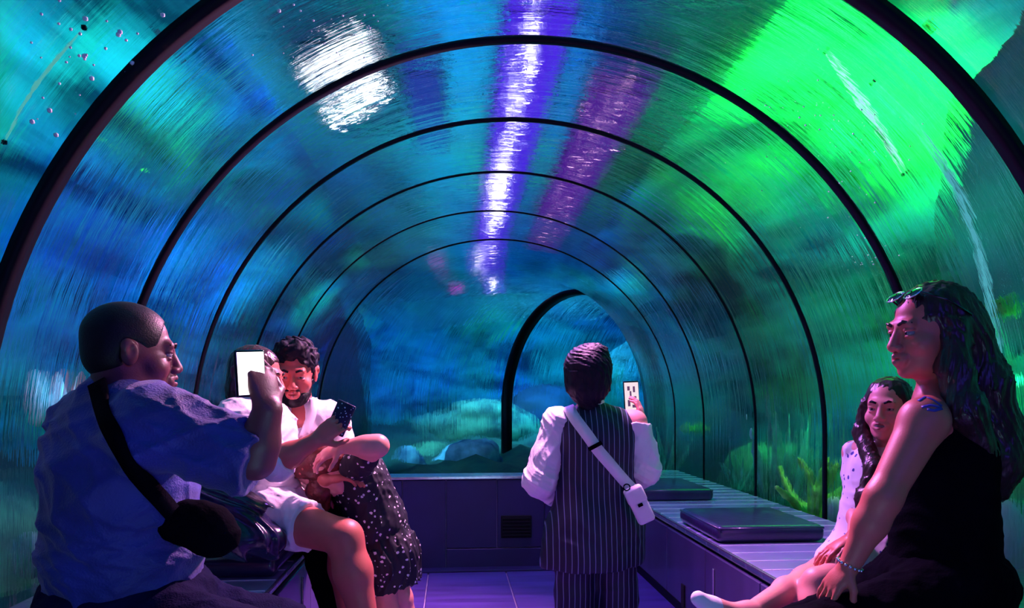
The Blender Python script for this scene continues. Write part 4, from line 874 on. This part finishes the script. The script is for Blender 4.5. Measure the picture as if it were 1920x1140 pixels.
# ---------------------------------------------------------------- standing woman seen from behind
def woman_standing():
    r = person('woman standing with her back turned in a long pinstripe waistcoat over white sleeves', J(1115, 1200, 3.42))
    up = np.array([0, 0, 1.0]); sd = RIGHT; d = 3.42
    che = J(1117, 835, d); bel = J(1117, 915, d); pel = J(1116, 985, d+.02); nk = J(1110, 765, d)
    H = Head(J(1103, 706, d), camdir(.12, .99, .05), hs=1.0)
    shL = J(1045, 790, d); shR = J(1190, 792, d); elL = J(1012, 900, d-.02); wrL = J(1040, 935, d+.24); elR = J(1207, 880, d+.02); wrR = J(1203, 795, d+.06)
    hL = J(1082, 1000, d); hR = J(1150, 1000, d); kL = J(1078, 1110, d); kR = J(1158, 1110, d); aL = J(1075, 1178, d); aR = J(1162, 1178, d)
    P = torso(sd, up, che, bel, pel, .92)+[P_cone(nk-up*.03, H.w(0, -.02, -.05), .052, .050, .03), P_cone(nk-up*.04, shL, .05, .052, .05), P_cone(nk-up*.04, shR, .05, .052, .05)]
    P += limb(shL, elL, wrL, .050, .038, .026)+limb(shR, elR, wrR, .050, .038, .026)+limb(hL, kL, aL, .085, .056, .038, bulge=.01)+limb(hR, kR, aR, .085, .056, .038, bulge=.01)+H.prims()
    P += hand(wrR, camdir(-.08, .1, 1), camdir(-.9, .45, 0), -1, .45, .85)+hand(wrL, camdir(.8, .3, .1), camdir(0, 0, 1), 1, .4, .85)+foot(aL, camdir(-.15, 1, 0), .9)+foot(aR, camdir(.15, 1, 0), .9)
    obj('body', sdf_mesh(P, .0055, fine=(H.O, .14)), M['skin_fair'], r)
    H.features(r, M['iris'], M['hair'], M['lip'])
    # white sleeves, full and gathered
    for s0, e0, w0 in ((shL, elL, wrL), (shR, elR, mid(elR, wrR, .95))):
        m1 = mid(s0, e0, .6)
        obj('sleeve', sdf_mesh([P_cone(mid(s0, nk, .25)-up*.012, s0, .055, .066, .03), P_cone(s0, m1, .066, .070, .03), P_cone(m1, e0, .072, .078, .03), P_cone(e0, w0, .076, .046, .03), P_cut(w0, w0-e0)], .005, wrinkle(.009, 26, 41, [(1, 0, 1), (1, 0, -.6)])), M['white'], r)
    T = torso(sd, up, che, bel, pel, .92, cr=(.195, .135, .20), br=(.19, .140, .17), pr=(.21, .165, .16), e=.012)+[P_cone(nk-up*.05, shL, .058, .050, .05), P_cone(nk-up*.05, shR, .058, .050, .05),
        P_cone(pel, J(1112, 1040, d), .20, .205, .06), P_cone(J(1060, 1000, d), J(1056, 1050, d), .10, .11, .05), P_cone(J(1165, 990, d), J(1168, 1035, d), .10, .10, .05), P_cut(J(1110, 1058, d), up*-1+RIGHT*.06)]
    ve = obj('waistcoat', sdf_mesh(T, .006, wrinkle(.008, 15, 42, [(1, 0, .15), (.6, .4, .2)])), M['pinstripe'], r)
    obj('waistcoat_collar', sdf_mesh([P_cone(nk-up*.008, nk+up*.012, .066, .060, .01)], .005), M['white'], r)
    T = torso(sd, up, pel, pel, pel, .9, e=.006)+limb(hL, kL, aL, .105, .085, .075, e=.005)+limb(hR, kR, aR, .105, .085, .075, e=.005)+[P_cut(aL-up*.02, -up)]
    obj('trousers', sdf_mesh(T, .007, wrinkle(.006, 20, 43)), M['pinstripe'], r)
    for an, dd in ((aL, -.15), (aR, .15)): obj('shoe', sdf_mesh(foot(an, camdir(dd, 1, 0), .96, .004)+[P_cut(an, up)], .006), M['blackcloth'], r)
    hr = [H.ell((0, -.030, .040), (.112, .118, .110), .03), H.ell((.0, -.06, -.04), (.100, .075, .085), .04), H.ell((.035, -.05, .115), (.055, .05, .035), .03), P_cone(H.w(0, -.055, -.06), H.w(0, -.05, -.125), .062, .040, .04), H.sub((0, .115, -.03), (.062, .07, .08), .01)]
    obj('hair', sdf_mesh(hr, .005, wrinkle(.008, 52, 44, [(1, 0, .5), (.7, 0, 1)])), M['hair'], r)
    tr = [bvh(ve)]
    bg = empty('crossbody_bag', J(1198, 942, 3.2), 'white crossbody bag hanging at the hip of the standing woman', 'bag')
    strap([(1066, 766), (1088, 798), (1118, 840), (1152, 882), (1184, 918)], tr, .052, .003, M['white'], 'strap', bg, .010)
    p, n = surf(1116, 836, tr, .017); obj('buckle', box_bm(p, (.066, .018, .010), frame(camdir(.78, 0, .42), n.cross(Vector(camdir(.78, 0, .42)))), .003), M['blackcloth'], bg)
    p, n = surf(1176, 925, tr, .045); c = Vector(J(1199, 946, (p-Vector(CAM)).dot(Vector(FWD))-.02))
    Rm = frame(camdir(.90, 0, .42), camdir(-.42, 0, .90))
    b_ = obj('pouch', box_bm(c, (.078, .17, .05), Rm, .016, seg=4), M['white'], bg)
    obj('flap', box_bm(c+Rm @ Vector((0, .045, .0)), (.084, .075, .056), Rm, .012, seg=3), M['white'], bg)
    obj('clasp', box_bm(c+Rm @ Vector((0, .002, .030)), (.022, .014, .006), Rm, .002), M['blackcloth'], bg)
    obj('strap_ring', tube_bm([c+Rm @ Vector((-.02+.014*math.cos(t), .095+.014*math.sin(t), .02)) for t in [k*PI/8 for k in range(17)]], .003, 6), M['blackcloth'], bg)
    ph = empty('phone', J(1184, 740, d+.14), 'phone with a pale screen raised by the standing woman', 'phone')
    Rm = frame(camdir(.97, .2, .04), camdir(-.06, .05, 1)); c = Vector(J(1184, 744, d+.13)); obj('case', box_bm(c, (.078, .150, .009), Rm, .004), M['glassblack'], ph)
    nrm = Rm @ Vector((0, 0, 1)); sg = 1 if nrm.dot(Vector(CAM)-c) > 0 else -1
    obj('screen', box_bm(c+nrm*.005*sg, (.070, .136, .002), Rm, .0008), emis('phone_picture', (1.0, .80, .88), 0.95), ph, False)
    dk = emis('phone_picture_dark', (.25, .10, .30), .5)
    for k, (u_, v_, a_, b2) in enumerate(((-.015, .04, .012, .02), (.012, .035, .010, .028), (-.006, .012, .008, .03), (.016, -.008, .012, .02), (-.016, -.03, .012, .03), (.01, -.045, .02, .014))):
        obj('screen_image', box_bm(c+Rm @ Vector((u_, v_, .0065*sg)), (a_, b2, .001), Rm), dk, ph, False)
woman_standing()

# ---------------------------------------------------------------- person in white at the left bench, the leg in the light
def woman_white():
    r = person('person in white shirt and shorts with bare leg, seated behind the raised arm', J(480, 1000, 2.95))
    up = np.array([0, 0, 1.0]); f = camdir(.85, -.35, 0); sd = unit(np.cross(f, up))
    pel = J(488, 950, 2.95); bel = J(482, 890, 2.93); che = J(478, 830, 2.92); nk = J(482, 768, 2.92)
    H = Head(J(484, 708, 2.92), camdir(.96, -.10, -.12), hs=.98)
    shR = J(440, 790, 2.80); shL = J(520, 800, 3.02); elR = J(518, 868, 2.68); wrR = J(592, 826, 2.66); elL = J(560, 880, 3.0); wrL = J(610, 900, 2.9)
    hR = J(500, 965, 2.84); hL = J(500, 965, 3.0); kR = J(646, 1008, 2.66); kL = J(640, 1002, 2.88); aR = J(692, 1195, 2.62); aL = J(660, 1180, 2.85)
    P = torso(sd, che-pel, che, bel, pel, .95)+[P_cone(nk-up*.04, H.w(0, -.02, -.05), .052, .050, .03), P_cone(nk-up*.04, shR, .05, .055, .05), P_cone(nk-up*.04, shL, .05, .055, .05)]
    P += limb(shR, elR, wrR, .052, .042, .028, bulge=.008)+limb(shL, elL, wrL, .052, .040, .027)+limb(hR, kR, aR, .092, .062, .040, bulge=.014)+limb(hL, kL, aL, .088, .058, .038, bulge=.012)+H.prims()
    P += hand(wrR, camdir(.75, .1, .62), camdir(.3, .8, .1), -1, .75, .95)+hand(wrL, camdir(.8, 0, .1), camdir(0, 0, -1), 1, .4, .9)+foot(aR, camdir(.8, -.5, 0), .95)+foot(aL, camdir(.8, -.5, 0), .95)
    obj('body', sdf_mesh(P, .0055, fine=(H.O, .14)), M['skin_tan'], r); H.features(r, M['iris'], M['hair_brown'], M['lip'])
    T = torso(sd, che-pel, che, bel, pel, .95, cr=(.185, .145, .19), br=(.175, .15, .15), pr=(.185, .16, .12), e=.010)+[P_cone(nk-up*.05, shR, .060, .072, .05), P_cone(nk-up*.05, shL, .060, .068, .05), P_cone(shR, mid(shR, elR, .85), .080, .072, .04), P_cut(mid(shR, elR, .86), elR-shR), P_cut(pel-up*.04, (0, 0, -1))]
    obj('shirt', sdf_mesh(T, .0055, wrinkle(.010, 22, 51, [(1, 0, .6), (.7, 0, -1), (0, 0, 1)])), M['white'], r)
    me = mid(shR, elR, .7); mx = mid(elR, wrR, .25)
    obj('rolled_cuff', sdf_mesh([P_cone(me, elR, .072, .066, .02), P_cone(elR, mx, .064, .060, .02), P_cut(mx, wrR-elR), P_cut(me, shR-me)], .005, wrinkle(.006, 30, 52)), M['white'], r)
    T = torso(sd, up, pel, pel, pel, .95, cr=(.175, .155, .10), br=(.18, .16, .10), pr=(.19, .165, .11), e=.006)+[P_cone(hR, mid(hR, kR, .56), .112, .098, .05), P_cone(hL, mid(hL, kL, .5), .106, .095, .05), P_cut(mid(hR, kR, .55), kR-hR)]
    obj('shorts', sdf_mesh(T, .0055, wrinkle(.010, 24, 53, [(1, .2, .3), (.6, 0, 1), (1, 0, -1)])), M['white'], r)
    for an in (aR, aL): obj('shoe', sdf_mesh(foot(an, camdir(.8, -.5, 0), 1.0, .005)+[P_cut(an, up)], .006), M['white'], r)
    hr = [H.ell((0, -.024, .044), (.086, .102, .086), .02), H.ell((0, -.070, -.04), (.080, .050, .095), .03), P_cut(H.w(0, .058, .03), H.R @ np.array([0, 1, -.30])), H.sub((.09, .045, -.05), (.045, .05, .07), .01), H.sub((-.09, .045, -.05), (.045, .05, .07), .01)]
    obj('hair', sdf_mesh(hr, .005, wrinkle(.006, 62, 54, [(1, 0, .08), (0, 1, .05)])), M['hair_brown'], r)
    it = empty('phone', wrR, 'phone in a speckled dark case in the hand in front of the bearded man', 'phone')
    Rm = frame(camdir(.8, -.2, -.35), camdir(.35, 0, .8)); c = Vector(wrR)+Vector(camdir(.75, .1, .62))*.105; c = c+Vector(camdir(.1, .5, .4))*.02
    obj('case', box_bm(c, (.074, .12, .012), Rm, .005), M['casepattern'], it)
    obj('lens_ring', tube_bm([c+Rm @ Vector((.02+.007*math.cos(t), .04+.007*math.sin(t), -.007)) for t in [k*PI/6 for k in range(13)]], .002, 6), M['metal'], it)
woman_white()

# ---------------------------------------------------------------- bearded man
def man_beard():
    r = person('bearded man with curly dark hair in a white collared shirt on the left bench', J(545, 1000, 3.25))
    up = np.array([0, 0, 1.0]); f = camdir(.30, -.95, 0); sd = unit(np.cross(f, up)); d = 3.2
    pel = J(545, 960, d+.05); bel = J(556, 900, d+.02); che = J(562, 830, d); nk = J(562, 768, d-.02)
    H = Head(J(553, 700, d-.08), camdir(.16, -.95, -.22), hs=1.06)
    shR = che+sd*.175+up*.085; shL = che-sd*.165+up*.085
    shR = J(500, 795, d); shL = J(618, 790, d)
    elR = J(500, 880, d-.05); wrR = J(560, 930, d-.20); elL = J(648, 868, d-.05); wrL = J(628, 872, d-.24)
    hR = pel+RIGHT*-.07; hL = pel+RIGHT*.09; kR = J(600, 1000, 3.0); kL = J(655, 990, 3.05); aR = J(640, 1170, 2.98); aL = J(690, 1165, 3.1)
    P = torso(RIGHT, che-pel, che, bel, pel, 1.0)+[P_cone(nk-up*.05, H.w(0, -.03, -.06), .062, .058, .03), P_cone(nk-up*.05, shR, .06, .062, .05), P_cone(nk-up*.05, shL, .06, .062, .05)]
    P += limb(shR, elR, wrR, .058, .044, .03)+limb(shL, elL, wrL, .058, .044, .03)+limb(hR, kR, aR, .09, .06, .04)+limb(hL, kL, aL, .09, .06, .04)+H.prims()
    P += hand(wrL, camdir(-.7, -.2, .1), camdir(0, -.8, -.5), -1, .65, .95)+hand(wrR, camdir(.8, -.2, 0), camdir(0, 0, -1), 1, .4, .9)+foot(aR, f)+foot(aL, f)
    bo = obj('body', sdf_mesh(P, .0055, fine=(H.O, .14)), M['skin_tan'], r); H.features(r, M['iris'], M['hair'], M['lip'])
    hr = [H.ell((0, -.022, .050), (.088, .104, .092), .02), H.ell((0, -.055, -.01), (.083, .07, .07), .02), H.ell((0, .035, .105), (.058, .045, .030), .03), P_cut(H.w(0, .070, .062), H.R @ np.array([0, 1, -.75])), P_cut(H.w(0, 0, -.055), H.R @ np.array([0, .3, -1])), H.sub((.092, .02, -.03), (.03, .035, .045), .008), H.sub((-.092, .02, -.03), (.03, .035, .045), .008)]
    def curls(x, y, z): return -.010*np.sin(95*x+2*np.sin(60*z))*np.sin(95*z+2*np.sin(70*y))*np.cos(80*y)
    obj('hair', sdf_mesh(hr, .004, curls), M['hair'], r)
    bd = [H.ell((0, .040, -.082), (.058, .052, .045), .01), H.ell((0, .072, -.098), (.030, .024, .022), .015), H.con((-.024, .092, -.049), (.024, .092, -.049), .0055, .0055, .006), H.con((.062, .01, -.02), (.05, .04, -.075), .010, .014), H.con((-.062, .01, -.02), (-.05, .04, -.075), .010, .014),
          H.sub((0, .11, -.062), (.022, .03, .011), .004), H.sub((0, .075, -.015), (.052, .06, .034), .006), P_cut(H.w(0, 0, -.02), H.R @ np.array([0, 0, 1]))]
    obj('beard', sdf_mesh(bd, .0035, wrinkle(.0025, 240, 61)), M['hair_short'], r)
    T = torso(RIGHT, che-pel, che, bel, pel, 1.0, cr=(.185, .135, .195), br=(.175, .15, .16), pr=(.185, .16, .10), e=.010)+[P_cone(nk-up*.06, shR, .066, .075, .05), P_cone(nk-up*.06, shL, .066, .078, .05), P_cone(shR, mid(shR, elR, .8), .082, .072, .04), P_cone(shL, mid(shL, elL, .75), .080, .070, .04), P_sub(nk+camdir(.1, -1, 0)*.105-up*.02, (.040, .06, .085), .01), P_cut(pel-up*.05, (0, 0, -1))]
    sh = obj('shirt', sdf_mesh(T, .0055, wrinkle(.008, 18, 62, [(1, 0, .3), (.3, 0, 1), (1, 0, -.8)])), M['white'], r)
    tr = [bvh(sh)]
    for pix in ([(537, 752), (540, 775), (566, 818)], [(588, 752), (586, 775), (570, 818)]):
        strap(pix, tr, .034, .004, M['white'], 'collar', r, .012)
    strap([(570, 822), (572, 850), (572, 900)], tr, .022, .002, M['white'], 'button_placket', r, .006)
    for y_ in (838, 862, 888):
        p, n = surf(572, y_, tr, .010); b = bmesh.new(); bmesh.ops.create_icosphere(b, subdivisions=1, radius=.005); b.transform(Matrix.Translation(p)); obj('button', b, M['eyewhite'], r)
    T = torso(RIGHT, up, pel, pel, pel, 1.0, e=.006)+limb(hR, kR, aR, .105, .080, .065, e=.005)+limb(hL, kL, aL, .105, .080, .065, e=.005)+[P_cut(aR+up*.03, -up)]
    obj('trousers', sdf_mesh(T, .007, wrinkle(.008, 22, 63)), M['blackcloth'], r)
    for an in (aR, aL): obj('shoe', sdf_mesh(foot(an, f, 1.06, .005)+[P_cut(an, up)], .006), M['blackcloth'], r)
man_beard()

# ---------------------------------------------------------------- girl leaning over the lap
def girl_left():
    r = person('girl in black floral dress bending over the bearded man, one elbow raised', J(735, 1240, 3.1))
    up = np.array([0, 0, 1.0]); d = 3.05
    pel = J(705, 985, d+.05); bel = J(692, 945, d+.03); che = J(672, 900, d); nk = J(640, 885, d-.03)
    ax_ = unit(che-pel); sd = camdir(.15, 1, 0)     # body side axis runs away from us, she faces left
    H = Head(J(604, 880, d-.10), camdir(-.15, -.10, -.98), unit(camdir(-.9, .1, .25)), hs=.92)
    sN = J(668, 872, d-.14); sF = J(680, 880, d+.14)
    eN = J(708, 836, d-.24); wN = J(640, 838, d-.26); eF = J(640, 930, d+.1); wF = J(600, 930, d-.05)
    hN = J(712, 1010, d+.02); hF = J(716, 1010, d+.12); kN = J(722, 1122, d+.03); kF = J(752, 1122, d+.14); aN = J(730, 1205, d-.02); aF = J(762, 1205, d+.2)
    P = torso(sd, ax_, che, bel, pel, .72)+[P_cone(nk, H.w(0, -.03, -.05), .038, .038, .02), P_cone(nk, sN, .04, .042, .03), P_cone(nk, sF, .04, .042, .03)]
    P += limb(sN, eN, wN, .044, .038, .026, bulge=.004)+limb(sF, eF, wF, .042, .034, .024)+limb(hN, kN, aN, .068, .046, .030, bulge=.01)+limb(hF, kF, aF, .068, .046, .030, bulge=.01)+H.prims(child=True)
    P += hand(wN, camdir(-.85, -.15, -.40), camdir(.1, .5, -.8), 1, .45, .82)+hand(wF, camdir(-.8, -.1, .2), camdir(0, 0, -1), 1, .5, .8)+foot(aN, camdir(-.9, -.2, 0), .85)+foot(aF, camdir(-.9, -.2, 0), .85)
    obj('body', sdf_mesh(P, .0055, fine=(H.O, .14)), M['skin_fair'], r); H.features(r, M['iris'], M['hair'], M['lip'])
    T = torso(sd, ax_, che, bel, pel, .75, cr=(.165, .145, .17), br=(.15, .14, .14), pr=(.18, .16, .14), e=.012)+[P_cone(nk+camdir(1, 0, -.2)*.03, sN, .05, .056, .04), P_cone(nk+camdir(1, 0, -.2)*.03, sF, .05, .056, .04), P_cone(sN, mid(sN, eN, .45), .060, .054, .03)]
    obj('bodice', sdf_mesh(T, .0055, wrinkle(.008, 26, 71)), M['floral'], r)
    k0 = J(706, 990, d+.05); k1 = J(722, 1040, d+.05); k2 = J(736, 1098, d+.06)
    T = [P_cone(k0, k1, .125, .135, .04), P_cone(k1, k2, .135, .125, .04), P_cut(k2, k2-k1)]
    obj('skirt', sdf_mesh(T, .0055, wrinkle(.018, 30, 72, [(1, 0, .15), (0, 1, .1)])), M['floral'], r)
    for an in (aN, aF): obj('shoe', sdf_mesh(foot(an, camdir(-.9, -.2, 0), .92, .005)+[P_cut(an, up)], .006), M['white'], r)
    hr = [H.ell((0, -.020, .042), (.095, .110, .098), .02), H.ell((0, -.050, -.03), (.092, .07, .09), .03), P_cut(H.w(0, .045, .0), H.R @ np.array([0, 1, -.10]))]
    hr += chain([H.w(.07, -.03, -.02), J(598, 920, d-.12), J(606, 950, d-.10)], [.04, .045, .028], .03)
    obj('hair', sdf_mesh(hr, .005, wrinkle(.004, 60, 73, [(1, 0, .3), (0, 1, .3)])), mat('auburn_hair', (0.16, 0.02, 0.02), 0.35, noise=0.4, nscale=40, bump=0.5, bscale=60), r)
girl_left()

# ---------------------------------------------------------------- black jacket heaped behind the man in blue
c0 = J(418, 975, 2.62)
jk = [P_ell(c0, (.15, .12, .12), .05), P_ell(c0+RIGHT*.10-UP*.06, (.12, .11, .07), .05), P_ell(c0-RIGHT*.10+UP*.05, (.12, .11, .10), .05), P_cone(c0+RIGHT*.02, c0+RIGHT*.18-UP*.10, .07, .04, .04), P_cut(np.array([0, 0, .507]), (0, 0, -1))]
tag(obj('jacket', sdf_mesh(jk, .006, wrinkle(.028, 16, 81, [(1, 0, .9), (.8, 0, 1.2), (.4, .5, .6)])), M['blackgloss']), 'shiny black jacket heaped on the left bench behind the man in blue', 'jacket')
